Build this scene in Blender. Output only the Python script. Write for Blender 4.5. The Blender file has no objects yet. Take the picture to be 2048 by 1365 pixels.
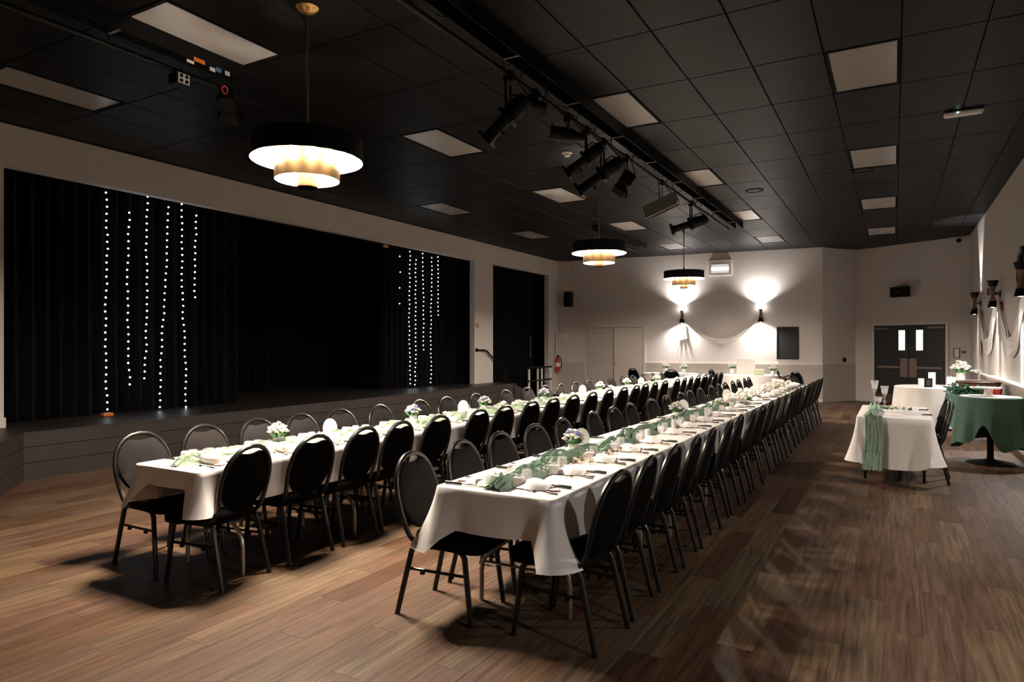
import bpy, math, random
from math import sin, cos, pi, sqrt, atan2, exp, radians
from mathutils import Vector, Matrix, noise
rnd = random.Random(7)
D = bpy.data
SC = bpy.context.scene
C = SC.collection

# ------------------------------------------------------------------ camera
cam = D.cameras.new('camera'); cam.sensor_width = 36.0; cam.lens = 1347.756 / 2048 * 36
cam.shift_y = 8.5 / 2048; cam.clip_start = 0.05; cam.clip_end = 100
co = D.objects.new('camera', cam); C.objects.link(co)
co.location = (0, 0, 1.555); co.rotation_euler = (pi / 2, 0, 0.5158)
SC.camera = co
# ------------------------------------------------------------------ world, exposure
w = D.worlds.new('world'); SC.world = w; w.use_nodes = True
w.node_tree.nodes['Background'].inputs[0].default_value = (0.5, 0.45, 0.4, 1)
w.node_tree.nodes['Background'].inputs[1].default_value = 0.0
SC.view_settings.view_transform = 'Standard'; SC.view_settings.look = 'None'
SC.view_settings.gamma = 1; SC.view_settings.use_curve_mapping = False
SC.view_settings.exposure = 1.6
SC.cycles.use_denoising = True
SC.cycles.caustics_reflective = False; SC.cycles.caustics_refractive = False
SC.cycles.max_bounces = 8; SC.cycles.diffuse_bounces = 5; SC.cycles.sample_clamp_indirect = 4.0
BULB = 1350.0          # emission strength of the pendant bulbs
SCONCE_DOWN = 92.0   # W, cone under each wall sconce
SCONCE_UP = 95.0     # W, cone above a sconce that shines upward
CH = 4.245           # ceiling height

# ------------------------------------------------------------------ materials
def mat(name, col, rough=0.6, metal=0.0, var=0.0, scale=20.0, bump=0.0, emit=None, strength=1.0, trans=0.0, alpha=1.0, stretch=None, spec=0.5):
    m = D.materials.new(name); m.use_nodes = True
    nt = m.node_tree; N = nt.nodes; L = nt.links
    b = N['Principled BSDF']
    b.inputs['Base Color'].default_value = (*col, 1); b.inputs['Roughness'].default_value = rough
    b.inputs['Metallic'].default_value = metal; b.inputs['Specular IOR Level'].default_value = spec
    b.inputs['Transmission Weight'].default_value = trans; b.inputs['Alpha'].default_value = alpha
    if emit is not None:
        b.inputs['Emission Color'].default_value = (*emit, 1); b.inputs['Emission Strength'].default_value = strength
    if var or bump:
        tc = N.new('ShaderNodeTexCoord'); n = N.new('ShaderNodeTexNoise'); n.inputs['Scale'].default_value = scale
        n.inputs['Detail'].default_value = 4
        if stretch:
            mp = N.new('ShaderNodeMapping'); mp.inputs['Scale'].default_value = stretch
            L.new(tc.outputs['Object'], mp.inputs[0]); L.new(mp.outputs[0], n.inputs['Vector'])
        else:
            L.new(tc.outputs['Object'], n.inputs['Vector'])
        if var:
            mx = N.new('ShaderNodeMix'); mx.data_type = 'RGBA'
            mx.inputs[6].default_value = (*[c * (1 - var) for c in col], 1)
            mx.inputs[7].default_value = (*[min(1, c * (1 + var)) for c in col], 1)
            L.new(n.outputs['Fac'], mx.inputs[0]); L.new(mx.outputs[2], b.inputs['Base Color'])
        if bump:
            bp = N.new('ShaderNodeBump'); bp.inputs['Strength'].default_value = bump; bp.inputs['Distance'].default_value = 0.01
            L.new(n.outputs['Fac'], bp.inputs['Height']); L.new(bp.outputs[0], b.inputs['Normal'])
    return m

PW, PL = 0.19, 1.28        # floor plank width and length
def plank_mat():
    m = D.materials.new('vinyl_plank'); m.use_nodes = True
    nt = m.node_tree; N = nt.nodes; L = nt.links; b = N['Principled BSDF']
    g = N.new('ShaderNodeNewGeometry'); sp = N.new('ShaderNodeSeparateXYZ'); L.new(g.outputs['Position'], sp.inputs[0])
    def M(op, a, c=None):
        n = N.new('ShaderNodeMath'); n.operation = op
        for i, v in enumerate((a, c)):
            if v is None: continue
            if isinstance(v, (int, float)): n.inputs[i].default_value = v
            else: L.new(v, n.inputs[i])
        return n.outputs[0]
    col = M('FLOOR', M('DIVIDE', M('ADD', sp.outputs[0], 20.0), PW))
    off = M('FRACT', M('MULTIPLY', col, 0.381966))
    row = M('FLOOR', M('ADD', M('DIVIDE', M('ADD', sp.outputs[1], 20.0), PL), off))
    cv = N.new('ShaderNodeCombineXYZ'); L.new(col, cv.inputs[0]); L.new(row, cv.inputs[1])
    wn = N.new('ShaderNodeTexWhiteNoise'); wn.noise_dimensions = '2D'; L.new(cv.outputs[0], wn.inputs['Vector'])
    mp = N.new('ShaderNodeMapping'); mp.inputs['Scale'].default_value = (26, 1.3, 1); L.new(g.outputs['Position'], mp.inputs[0])
    ad = N.new('ShaderNodeVectorMath'); ad.operation = 'ADD'; L.new(mp.outputs[0], ad.inputs[0])
    sc = N.new('ShaderNodeVectorMath'); sc.operation = 'SCALE'; sc.inputs['Scale'].default_value = 13.0
    L.new(wn.outputs['Color'], sc.inputs[0]); L.new(sc.outputs[0], ad.inputs[1])
    n1 = N.new('ShaderNodeTexNoise'); n1.inputs['Scale'].default_value = 1.6; n1.inputs['Detail'].default_value = 6; n1.inputs['Distortion'].default_value = 0.6
    L.new(ad.outputs[0], n1.inputs['Vector'])
    rp = N.new('ShaderNodeValToRGB'); e = rp.color_ramp.elements
    e[0].position = 0.0; e[0].color = (0.068, 0.034, 0.018, 1); e[1].position = 1.0; e[1].color = (0.142, 0.088, 0.050, 1)
    for p, c in ((0.3, (0.101, 0.058, 0.032, 1)), (0.5, (0.101, 0.056, 0.040, 1)), (0.75, (0.110, 0.075, 0.048, 1))):
        x = e.new(p); x.color = c
    L.new(wn.outputs['Value'], rp.inputs[0])
    r2 = N.new('ShaderNodeValToRGB'); e = r2.color_ramp.elements
    e[0].position = 0.28; e[0].color = (0.36, 0.33, 0.31, 1); e[1].position = 0.72; e[1].color = (1.32, 1.28, 1.2, 1)
    L.new(n1.outputs['Fac'], r2.inputs[0])
    mx = N.new('ShaderNodeMix'); mx.data_type = 'RGBA'; mx.blend_type = 'MULTIPLY'; mx.inputs[0].default_value = 1
    L.new(rp.outputs[0], mx.inputs[6]); L.new(r2.outputs[0], mx.inputs[7]); L.new(mx.outputs[2], b.inputs['Base Color'])
    b.inputs['Roughness'].default_value = 0.5; b.inputs['Specular IOR Level'].default_value = 0.2
    bp = N.new('ShaderNodeBump'); bp.inputs['Strength'].default_value = 0.12; bp.inputs['Distance'].default_value = 0.004
    L.new(n1.outputs['Fac'], bp.inputs['Height']); L.new(bp.outputs[0], b.inputs['Normal'])
    return m

WALL = (0.58, 0.535, 0.50)
M = dict(
    wall=mat('painted_wall', WALL, 0.75, var=0.04, scale=3, bump=0.03),
    wains=mat('painted_wainscot', (0.47, 0.425, 0.385), 0.7, var=0.04, scale=3),
    trim=mat('painted_trim', (0.66, 0.61, 0.55), 0.5, var=0.03, scale=5),
    black_tile=mat('black_ceiling_tile', (0.0036, 0.0033, 0.0034), 0.46, var=0.25, scale=9, bump=0.2, spec=0.10),
    black_grid=mat('black_ceiling_grid', (0.002, 0.002, 0.002), 0.8, var=0.2, spec=0.1),
    plank=plank_mat(),
    subfloor=mat('dark_subfloor', (0.02, 0.012, 0.008), 0.8, var=0.2),
    diffuser=mat('milky_diffuser', (0.33, 0.31, 0.29), 0.24, var=0.05, scale=40, bump=0.03, spec=0.7),
    velvet=mat('black_velvet', (0.0022, 0.0022, 0.0026), 0.9, var=0.3, scale=30, stretch=(8, 8, 0.6), spec=0.15),
    deck=mat('dark_stage_floor', (0.015, 0.011, 0.009), 0.45, var=0.35, scale=6, stretch=(14, 1, 1)),
    stageface=mat('stage_fascia_board', (0.020, 0.014, 0.0115), 0.5, var=0.3, scale=5, stretch=(1, 1, 14)),
    frame=mat('charcoal_chair_metal', (0.007, 0.0065, 0.006), 0.34, 0.0, spec=0.42, var=0.15, scale=25),
    seat=mat('black_seat_fabric', (0.003, 0.003, 0.003), 0.95, var=0.35, scale=220, bump=0.15, spec=0.08),
    back=mat('charcoal_back_fabric', (0.017, 0.015, 0.0145), 0.95, var=0.4, scale=260, bump=0.2, spec=0.06),
    shell=mat('black_back_shell', (0.0025, 0.0025, 0.0025), 0.85, var=0.2, scale=40, spec=0.03),
    rubber=mat('black_rubber', (0.005, 0.005, 0.005), 0.7, var=0.2, spec=0.2),
    cloth=mat('white_tablecloth', (0.80, 0.76, 0.72), 0.85, var=0.03, scale=400, bump=0.08, spec=0.2),
    napkin=mat('white_napkin', (0.84, 0.79, 0.76), 0.85, var=0.04, scale=90, bump=0.15, spec=0.2),
    tablelaminate=mat('grey_table_laminate', (0.45, 0.42, 0.38), 0.6, var=0.08),
    steel=mat('grey_table_steel', (0.40, 0.37, 0.33), 0.35, 0.8, var=0.1),
    green=mat('sage_cheesecloth', (0.29, 0.40, 0.30), 0.9, var=0.3, scale=60, bump=0.5, spec=0.2),
    palegreen=mat('pale_sage_cheesecloth', (0.36, 0.46, 0.33), 0.9, var=0.25, scale=60, bump=0.5, spec=0.2),
    teal=mat('teal_green_cloth', (0.085, 0.155, 0.12), 0.85, var=0.1, scale=200, bump=0.1, spec=0.2),
    brass=mat('brushed_brass', (0.78, 0.50, 0.20), 0.32, 1.0, var=0.08, scale=8, stretch=(1, 1, 30)),
    drumbrass=mat('dark_brushed_brass', (0.27, 0.165, 0.072), 0.24, 1.0, var=0.1, scale=8, stretch=(1, 1, 30)),
    blackmetal=mat('black_painted_metal', (0.003, 0.003, 0.003), 0.5, 0.0, var=0.2, spec=0.14),
    shade_in=mat('white_shade_lining', (0.88, 0.84, 0.78), 0.5, var=0.02),
    bulb=mat('warm_bulb', (1, 1, 1), 0.5, var=0.001, emit=(1.0, 0.85, 0.71), strength=BULB),
    blackhandle=mat('black_knife_handle', (0.014, 0.014, 0.016), 0.4, var=0.2),
    cutlery=mat('cutlery_steel', (0.62, 0.58, 0.54), 0.25, 1.0, var=0.05),
    card=mat('white_card', (0.82, 0.77, 0.74), 0.7, var=0.02),
    pinkcard=mat('pink_tag', (0.75, 0.42, 0.40), 0.7, var=0.04),
    cookie=mat('cream_coaster', (0.72, 0.62, 0.54), 0.7, var=0.06),
    cookie_edge=mat('brown_coaster_edge', (0.20, 0.10, 0.06), 0.7, var=0.1),
    glass=mat('clear_glass', (0.92, 0.92, 0.90), 0.06, var=0.01, alpha=0.22, spec=0.9),
    rose=mat('cream_petals', (0.82, 0.76, 0.68), 0.7, var=0.08, scale=60),
    blush=mat('blush_petals', (0.75, 0.60, 0.48), 0.8, var=0.2, scale=60),
    blue=mat('blue_petals', (0.24, 0.27, 0.58), 0.7, var=0.2, scale=60),
    leaf=mat('green_leaf', (0.09, 0.22, 0.07), 0.6, var=0.3, scale=40),
    darkleaf=mat('dark_green_leaf', (0.03, 0.11, 0.06), 0.6, var=0.3, scale=40),
    ceramic=mat('white_ceramic', (0.82, 0.79, 0.76), 0.3, var=0.02),
    wood=mat('brown_wood', (0.16, 0.085, 0.05), 0.5, var=0.25, scale=8, stretch=(1, 1, 12)),
    basket=mat('woven_basket', (0.17, 0.085, 0.035), 0.7, var=0.4, scale=80, bump=0.6),
    lens=mat('lit_sconce_lens', (1, 1, 1), 0.4, var=0.001, emit=(1.0, 0.96, 0.92), strength=4.0),
    fairy=mat('fairy_bulb', (1, 1, 1), 0.4, var=0.001, emit=(0.92, 0.95, 1.0), strength=4.0),
    wire=mat('thin_dark_wire', (0.02, 0.02, 0.02), 0.6, var=0.1),
    tulle=mat('white_tulle', (0.80, 0.76, 0.72), 0.85, var=0.04, scale=60, bump=0.1, spec=0.2),
    red=mat('red_paint', (0.42, 0.035, 0.025), 0.4, var=0.1),
    white_plastic=mat('white_plastic', (0.75, 0.71, 0.68), 0.4, var=0.03),
    plate=mat('dull_door_plate', (0.22, 0.16, 0.14), 0.45, 0.5, var=0.1),
    blackdoor=mat('black_door_paint', (0.005, 0.0045, 0.0045), 0.5, var=0.2),
    palepaint=mat('cream_door_paint', (0.58, 0.525, 0.46), 0.55, var=0.03, scale=5),
    litpane=mat('daylit_pane', (0.9, 0.9, 0.95), 0.3, var=0.001, emit=(0.95, 0.97, 1.0), strength=0.9),
    dimpane=mat('dim_lit_pane', (0.6, 0.6, 0.6), 0.3, var=0.001, emit=(1, 0.97, 0.93), strength=0.12),
    tube=mat('lit_tube', (1, 1, 1), 0.3, var=0.001, emit=(1.0, 0.98, 0.96), strength=0.9),
    chalk=mat('black_chalkboard', (0.006, 0.006, 0.0055), 0.8, var=0.3, scale=6),
    orange=mat('orange_plastic', (0.62, 0.17, 0.03), 0.5, var=0.1),
    tan=mat('tan_sign', (0.42, 0.24, 0.10), 0.5, var=0.1),
    skyblue=mat('blue_label', (0.08, 0.22, 0.42), 0.5, var=0.1),
    silver=mat('silver_lamp_housing', (0.20, 0.19, 0.18), 0.4, 0.7, var=0.15),
    ink=mat('dark_ink', (0.08, 0.12, 0.09), 0.7, var=0.1),
    mirror=mat('dark_gilt_rim', (0.03, 0.024, 0.015), 0.4, 0.6, var=0.3),
    mirrorglass=mat('mirror_glass', (0.5, 0.48, 0.45), 0.08, 1.0, var=0.02),
    greyledge=mat('grey_step', (0.012, 0.011, 0.010), 0.6, var=0.2),
    glow=mat('green_led', (0.2, 1, 0.7), 0.4, var=0.001, emit=(0.3, 1.0, 0.7), strength=3.0),
)

# ------------------------------------------------------------------ mesh builder
class MB:
    def __init__(s): s.v = []; s.f = []
    def add(s, vs, fs):
        o = len(s.v); s.v += [tuple(p) for p in vs]; s.f += [tuple(i + o for i in f) for f in fs]; return s
    def box(s, a, b, bev=0.0):
        (x0, y0, z0), (x1, y1, z1) = a, b
        if bev <= 0:
            return s.add([(x0, y0, z0), (x1, y0, z0), (x1, y1, z0), (x0, y1, z0), (x0, y0, z1), (x1, y0, z1), (x1, y1, z1), (x0, y1, z1)],
                         [(0, 3, 2, 1), (4, 5, 6, 7), (0, 1, 5, 4), (1, 2, 6, 5), (2, 3, 7, 6), (3, 0, 4, 7)])
        bv = bev
        def ring(z, i):
            return [(x0 + i, y0 + i, z), (x1 - i, y0 + i, z), (x1 - i, y1 - i, z), (x0 + i, y1 - i, z)]
        rs = ring(z0, bv) + ring(z0 + bv, 0) + ring(z1 - bv, 0) + ring(z1, bv)
        fs = [(3, 2, 1, 0), (12, 13, 14, 15)]
        for k in range(3):
            for i in range(4):
                j = (i + 1) % 4; fs.append((4 * k + i, 4 * k + j, 4 * k + 4 + j, 4 * k + 4 + i))
        return s.add(rs, fs)
    def prism(s, poly, z0, z1):
        n = len(poly)
        return s.add([(x, y, z0) for x, y in poly] + [(x, y, z1) for x, y in poly],
                     [tuple(range(n - 1, -1, -1)), tuple(range(n, 2 * n))] + [(i, (i + 1) % n, n + (i + 1) % n, n + i) for i in range(n)])
    def wallseg(s, a, b, z0, z1, t0, t1):
        # slab along segment a-b; t measured along the normal to the left of a->b
        ax, ay = a; bx, by = b; l = math.hypot(bx - ax, by - ay); nx, ny = -(by - ay) / l, (bx - ax) / l
        return s.prism([(ax + nx * t0, ay + ny * t0), (bx + nx * t0, by + ny * t0), (bx + nx * t1, by + ny * t1), (ax + nx * t1, ay + ny * t1)][::(1 if t1 > t0 else -1)], z0, z1)
    def tube(s, pts, r, n=8, cap=True, closed=False):
        P = [Vector(p) for p in pts]; k = len(P); vs = []; fs = []
        rr = r if isinstance(r, (list, tuple)) else [r] * k
        prev = None
        for i in range(k):
            if closed: t = (P[(i + 1) % k] - P[i - 1])
            else: t = P[min(i + 1, k - 1)] - P[max(i - 1, 0)]
            t.normalize()
            if prev is None:
                u = t.cross(Vector((0, 0, 1)))
                if u.length < 0.1: u = t.cross(Vector((0, 1, 0)))
            else:
                u = prev - t * prev.dot(t)
            u.normalize(); prev = u; v = t.cross(u)
            for j in range(n):
                a = 2 * pi * j / n; vs.append(P[i] + (u * cos(a) + v * sin(a)) * rr[i])
        m = k if closed else k - 1
        for i in range(m):
            for j in range(n):
                a = i * n + j; b = i * n + (j + 1) % n; i2 = ((i + 1) % k) * n
                fs.append((a, b, i2 + (j + 1) % n, i2 + j))
        if cap and not closed:
            fs.append(tuple(range(n - 1, -1, -1))); fs.append(tuple(range((k - 1) * n, k * n)))
        return s.add(vs, fs)
    def lathe(s, prof, n=24, c=(0, 0), M=None):
        vs = []; fs = []
        k = len(prof)
        for r, z in prof:
            for j in range(n):
                a = 2 * pi * j / n; p = Vector((c[0] + r * cos(a), c[1] + r * sin(a), z)); vs.append(M @ p if M else p)
        for i in range(k - 1):
            for j in range(n):
                fs.append((i * n + j, i * n + (j + 1) % n, (i + 1) * n + (j + 1) % n, (i + 1) * n + j))
        if prof[0][0] > 1e-4: fs.append(tuple(range(n - 1, -1, -1)))
        if prof[-1][0] > 1e-4: fs.append(tuple(range((k - 1) * n, k * n)))
        return s.add(vs, fs)
    def openlathe(s, prof, n=24, c=(0, 0)):
        vs = []; fs = []; k = len(prof)
        for r, z in prof:
            for j in range(n):
                a = 2 * pi * j / n; vs.append((c[0] + r * cos(a), c[1] + r * sin(a), z))
        for i in range(k - 1):
            for j in range(n): fs.append((i * n + j, i * n + (j + 1) % n, (i + 1) * n + (j + 1) % n, (i + 1) * n + j))
        return s.add(vs, fs)
    def xf(s, M):
        s.v = [tuple(M @ Vector(p)) for p in s.v]; return s
    def ball(s, c, r, n=8, k=5, sq=(1, 1, 1)):
        pr = [(0.0001, -1)] + [(sin(pi * i / k), -cos(pi * i / k)) for i in range(1, k)] + [(0.0001, 1)]
        m = MB(); m.lathe([(a * r, b * r) for a, b in pr], n)
        return s.add([(p[0] * sq[0] + c[0], p[1] * sq[1] + c[1], p[2] * sq[2] + c[2]) for p in m.v], m.f)
    def mesh(s, name, smooth=True, ang=40):
        me = D.meshes.new(name); me.from_pydata(s.v, [], s.f); me.update()
        if smooth:
            me.shade_smooth(); me.set_sharp_from_angle(angle=radians(ang))
        return me

def obj(name, mb, m, parent=None, loc=(0, 0, 0), rz=0.0, smooth=True, ang=40):
    me = mb.mesh(name, smooth, ang) if isinstance(mb, MB) else mb
    if m is not None and not me.materials: me.materials.append(M[m] if isinstance(m, str) else m)
    o = D.objects.new(name, me); C.objects.link(o)
    o.location = loc; o.rotation_euler = (0, 0, rz)
    if parent: o.parent = parent
    return o
def tag(o, label, cat, group=None):
    o['label'] = label; o['category'] = cat
    if group: o['group'] = group
    return o
def thing(name, label, cat, loc=(0, 0, 0), rz=0.0, group=None):
    o = D.objects.new(name, None); C.objects.link(o); o.location = loc; o.rotation_euler = (0, 0, rz); o.empty_display_size = 0.1
    return tag(o, label, cat, group)
def struct(name, mb, m, parent=None, smooth=False):
    o = obj(name, mb, m, parent, smooth=smooth)
    if not parent: o['kind'] = 'structure'
    return o
def copy_tree(o, parent=None):
    c = o.copy(); C.objects.link(c)
    if parent: c.parent = parent
    for ch in list(o.children): copy_tree(ch, c)
    return c
ORD = 'first second third fourth fifth sixth seventh eighth ninth tenth eleventh twelfth thirteenth fourteenth fifteenth sixteenth seventeenth eighteenth nineteenth twentieth twenty-first twenty-second twenty-third twenty-fourth twenty-fifth twenty-sixth twenty-seventh twenty-eighth twenty-ninth thirtieth'.split()

# ------------------------------------------------------------------ floor
XL, XR, YB = -9.37, 1.61, -3.0
A, B, Cc, Dd = (-9.37, 19.47), (-1.70, 20.19), (-0.945, 21.284), (1.61, 19.77)
floor = struct('floor', MB().box((-13.2, YB, -0.12), (1.75, 21.6, -0.014)), 'subfloor')
pl = []
ncol0 = int((XL + 20 + 0.5) / PW); ncol1 = int((XR + 20) / PW) + 1
camv = Vector((0, 0, 1.555)); fw = Vector((-sin(0.5158), cos(0.5158)))
rt = Vector((cos(0.5158), sin(0.5158)))
for i in range(ncol0, ncol1 + 1):
    off = (i * 0.381966) % 1.0
    j0 = int((YB + 20) / PL); j1 = int(41.5 / PL) + 2
    for j in range(j0, j1):
        x0 = i * PW - 20; y0 = (j - off) * PL - 20; y1 = y0 + PL
        if y1 < YB or y0 > 21.3: continue
        x1 = min(x0 + PW, XR); xx = max(x0, XL)
        if x1 - xx < 0.02: continue
        y0 = max(y0, YB); y1 = min(y1, 21.3)
        ym = (y0 + y1) / 2; d = ((x0 + PW / 2) * fw.x + ym * fw.y); r = (x0 + PW / 2) * rt.x + ym * rt.y
        vis = d > 1.0 and abs(r / d) < 0.85
        pl.append((d if vis else 99 + abs(d), xx, x1, y0, y1))
pl.sort()
rest = MB()
for k, (d, x0, x1, y0, y1) in enumerate(pl):
    g = 0.0005
    mb = MB() if k < 300 else rest
    mb.box((x0 + g, y0 + g, -0.014), (x1 - g, y1 - g, 0.0), 0.0007)
    if k < 300: obj('plank', mb, 'plank', floor, smooth=False)
st = obj('distant_planks', rest, 'plank', floor, smooth=False); st['kind'] = 'stuff'

# ------------------------------------------------------------------ walls
T = 0.14
wl = MB()
wl.box((XL - T, YB, 0), (XL, 0.98, CH)); wl.box((XL - T, 0.98, 0.556), (XL, 4.06, CH))                       # wall left of the stage opening
wl.box((XL - T, 4.06, 3.735), (XL, 19.47, CH))               # header beam
wl.box((XL - T, 14.57, 0.556), (XL, 15.49, 3.735))             # pillar
wl.box((XL - T, 18.83, 0.0), (XL, 19.47, 3.735))             # return at the back corner
wall_left = struct('wall_left', wl, 'wall')
struct('baseboard_left', MB().box((XL, 2.0, 0.555), (XL + 0.018, 4.075, 0.68), 0.004), 'trim', None)
def bwall(name, a, b): return struct(name, MB().wallseg(a, b, 0, CH, 0, T), 'wall')
bwall('wall_back', A, B); bwall('wall_corner', B, Cc); bwall('wall_entrance', Cc, Dd)
struct('wall_right', MB().box((XR, YB, 0), (XR + T, 19.85, CH)), 'wall')
struct('wall_rear', MB().box((-13.2, YB - T, 0), (XR + T, YB, CH)), 'wall')
struct('wall_stage', MB().box((-13.2, YB, 0), (-13.06, 21.6, CH)), 'velvet')
struct('wall_stage_end', MB().box((-13.2, 19.6, 0), (XL - 0.01, 19.74, CH)), 'velvet')
# lower wall panels and rails
def along(a, b, s, off=0.0):
    l = math.hypot(b[0] - a[0], b[1] - a[1]); ux, uy = (b[0] - a[0]) / l, (b[1] - a[1]) / l
    return (a[0] + ux * s + uy * off, a[1] + uy * s - ux * off)     # off > 0: into the room
LB = math.hypot(B[0] - A[0], B[1] - A[1])
def backx(x): return (x - A[0]) * LB / (B[0] - A[0])
for n, (s0, s1) in enumerate(((0.0, backx(-8.45)), (backx(-6.54), LB))):
    struct('trim_%d' % (n + 1), MB().wallseg(along(A, B, s0), along(A, B, s1), 0.0, 1.015, 0, -0.014), 'wains')
    struct('trim_%d' % (n + 3), MB().wallseg(along(A, B, s0), along(A, B, s1), 1.015, 1.045, 0, -0.028), 'trim')
LC = math.hypot(Cc[0] - B[0], Cc[1] - B[1])
struct('trim_5', MB().wallseg(along(B, Cc, 0.0), along(B, Cc, LC - 0.02), 0.0, 1.015, 0, -0.014), 'wains')
struct('trim_6', MB().wallseg(along(B, Cc, 0.0), along(B, Cc, LC - 0.02), 1.015, 1.03, 0, -0.02), 'wains')
struct('trim_7', MB().box((XR - 0.016, 9.0, 0.0), (XR, 19.6, 0.96)), 'wains')
struct('trim_8', MB().box((XR - 0.13, 9.0, 0.955), (XR, 15.2, 1.0), 0.006), 'trim')
struct('trim_9', MB().box((XR - 0.07, 15.2, 0.94), (XR, 19.7, 0.975), 0.006), 'trim')
for n, y in enumerate((17.35, 14.35, 12.05)):
    struct('trim_%d' % (10 + n), MB().box((XR - 0.03, y - 0.05, 1.0), (XR, y + 0.05, 2.2), 0.004), 'trim')
struct('baseboard_back', MB().wallseg(along(A, B, backx(-6.4)), along(A, B, LB), 0, 0.09, -0.014, -0.026), 'trim')

# ------------------------------------------------------------------ ceiling: slab, tiles, unlit panels
ceiling = struct('ceiling', MB().box((-13.2, YB, CH), (XR + T, 21.6, CH + 0.12)), 'black_grid')
GX, GY, FX0, FY0 = 2.4786, 3.569, -7.688, 3.7925
TX, TY = GX / 4, GY / 3
LIGHTS = {(i, j) for i in range(4) for j in range(5)} - {(0, 1), (0, 4)}
tile_me = None
for a in range(-3, 16):
    for b in range(-2, 15):
        cx = FX0 + a * TX; cy = FY0 + b * TY
        if cx - TX / 2 < XL - 0.3 or cx + TX / 2 > XR + 0.31 or cy > 21.0: continue
        if a % 4 == 0 and b % 3 == 0 and (a // 4, b // 3) in LIGHTS: continue
        hx0 = max(cx - TX / 2 + 0.006, XL); hx1 = min(cx + TX / 2 - 0.006, XR)
        y1 = cy + TY / 2 - 0.006
        if cx < -1.7: y1 = min(y1, 19.47 + (cx + 9.37) * 0.094)
        if y1 - (cy - TY / 2) < 0.1: continue
        obj('ceiling_tile', MB().box((hx0, cy - TY / 2 + 0.006, CH - 0.012), (hx1, y1, CH), 0.003), 'black_tile', ceiling, smooth=False)
PN = None
rown = ['leftmost', 'second from left', 'third from left', 'rightmost']
for (i, j) in sorted(LIGHTS):
    cx, cy = FX0 + i * GX, FY0 + j * GY
    lab = 'unlit white ceiling light panel, %s from the camera in the %s row' % (('nearest', 'second', 'third', 'fourth', 'fifth')[j] if j else 'nearest', rown[i])
    if j == 0: lab = 'unlit white ceiling light panel nearest the camera in the %s row' % rown[i]
    if PN is None:
        t = PN = thing('ceiling_light', lab, 'ceiling light', (cx, cy, CH), 0, 'unlit ceiling light panels')
        f = MB(); w2, l2 = 0.30, 0.585
        for (x0, x1, y0, y1) in ((-w2, w2, -l2, -0.55), (-w2, w2, 0.55, l2), (-w2, -0.276, -0.55, 0.55), (0.276, w2, -0.55, 0.55)):
            f.box((x0, y0, -0.014), (x1, y1, 0))
        obj('frame', f, 'black_grid', t, smooth=False)
        g = MB(); n = 6
        vs = []; fs = []
        for a in range(n + 1):
            for b in range(n + 1):
                u, v = a / n * 2 - 1, b / n * 2 - 1
                vs.append((u * 0.276, v * 0.55, -0.006 - 0.006 * (1 - u * u) * (1 - v * v)))
        for a in range(n):
            for b in range(n): fs.append((a * (n + 1) + b, a * (n + 1) + b + 1, (a + 1) * (n + 1) + b + 1, (a + 1) * (n + 1) + b))
        g.add(vs, fs); obj('diffuser', g, 'diffuser', t)
    else:
        t = copy_tree(PN); t.location = (cx, cy, CH); t['label'] = lab

# ------------------------------------------------------------------ stage
stage = thing('stage', 'low dark stage platform with board fascia along the left side of the hall', 'stage', (-8.75, 9.6, 0))
dk = [(-8.66, 15.4), (-9.2, 15.4), (-9.2, 15.55), (-13.0, 15.55), (-13.0, 1.0), (-7.98, 1.0), (-7.98, 3.42), (-8.66, 3.95)]
dk = [(x + 8.75, y - 9.6) for x, y in dk]
obj('deck', MB().prism(dk, 0.525, 0.555), 'deck', stage, smooth=False)
def fascia(name, z0, z1, off):
    m = MB(); pts = [dk[5], dk[6], dk[7], dk[0], dk[1]]
    for a, b in zip(pts[:-1], pts[1:]): m.wallseg(a, b, z0, z1, 0, off)
    return obj(name, m, 'stageface', stage, smooth=False)
fascia('fascia_board', 0.385, 0.525, 0.028); fascia('fascia_board', 0.20, 0.378, 0.022); fascia('fascia_board', 0.0, 0.193, 0.022)
sb = obj('stage_step', MB(), 'greyledge') if False else None
steps = thing('stage_steps', 'dark steps down from the far end of the stage', 'steps', (-8.95, 15.4, 0))
for k in range(3):
    obj('tread', MB().box((-0.45, 0.16 + k * 0.3, 0.385 - k * 0.155), (0.27, 0.48 + k * 0.3, 0.415 - k * 0.155), 0.005), 'deck', steps, smooth=False)
obj('stringer', MB().add([(0.27, 0.0, 0), (0.27, 1.06, 0), (0.27, 1.06, 0.1), (0.27, 0.0, 0.555), (0.30, 0.0, 0), (0.30, 1.06, 0), (0.30, 1.06, 0.1), (0.30, 0.0, 0.555)],
    [(0, 3, 2, 1), (4, 5, 6, 7), (0, 1, 5, 4), (1, 2, 6, 5), (2, 3, 7, 6), (3, 0, 4, 7)]), 'stageface', steps, smooth=False)

def curtain(x0, y0, x1, y1, z0, z1, amp=0.07, per=0.19, seed=0):
    m = MB(); L = math.hypot(x1 - x0, y1 - y0); n = max(8, int(L / per * 8)); nx, ny = -(y1 - y0) / L, (x1 - x0) / L
    zs = [z0, z0 + (z1 - z0) * 0.3, z0 + (z1 - z0) * 0.7, z1]
    vs = []; fs = []
    for i in range(n + 1):
        t = i / n; s = t * L
        for k, z in enumerate(zs):
            ph = noise.noise(Vector((s * 1.5, seed * 7.3, z * 0.12))) * 2.4
            a = amp * (1.15 - 0.12 * k) * sin(2 * pi * s / per + ph) + 0.03 * noise.noise(Vector((s * 3, seed + 5, z)))
            vs.append((x0 + (x1 - x0) * t + nx * a, y0 + (y1 - y0) * t + ny * a, z))
    for i in range(n):
        for k in range(3):
            fs.append((i * 4 + k, (i + 1) * 4 + k, (i + 1) * 4 + k + 1, i * 4 + k + 1))
    return m.add(vs, fs)
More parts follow.
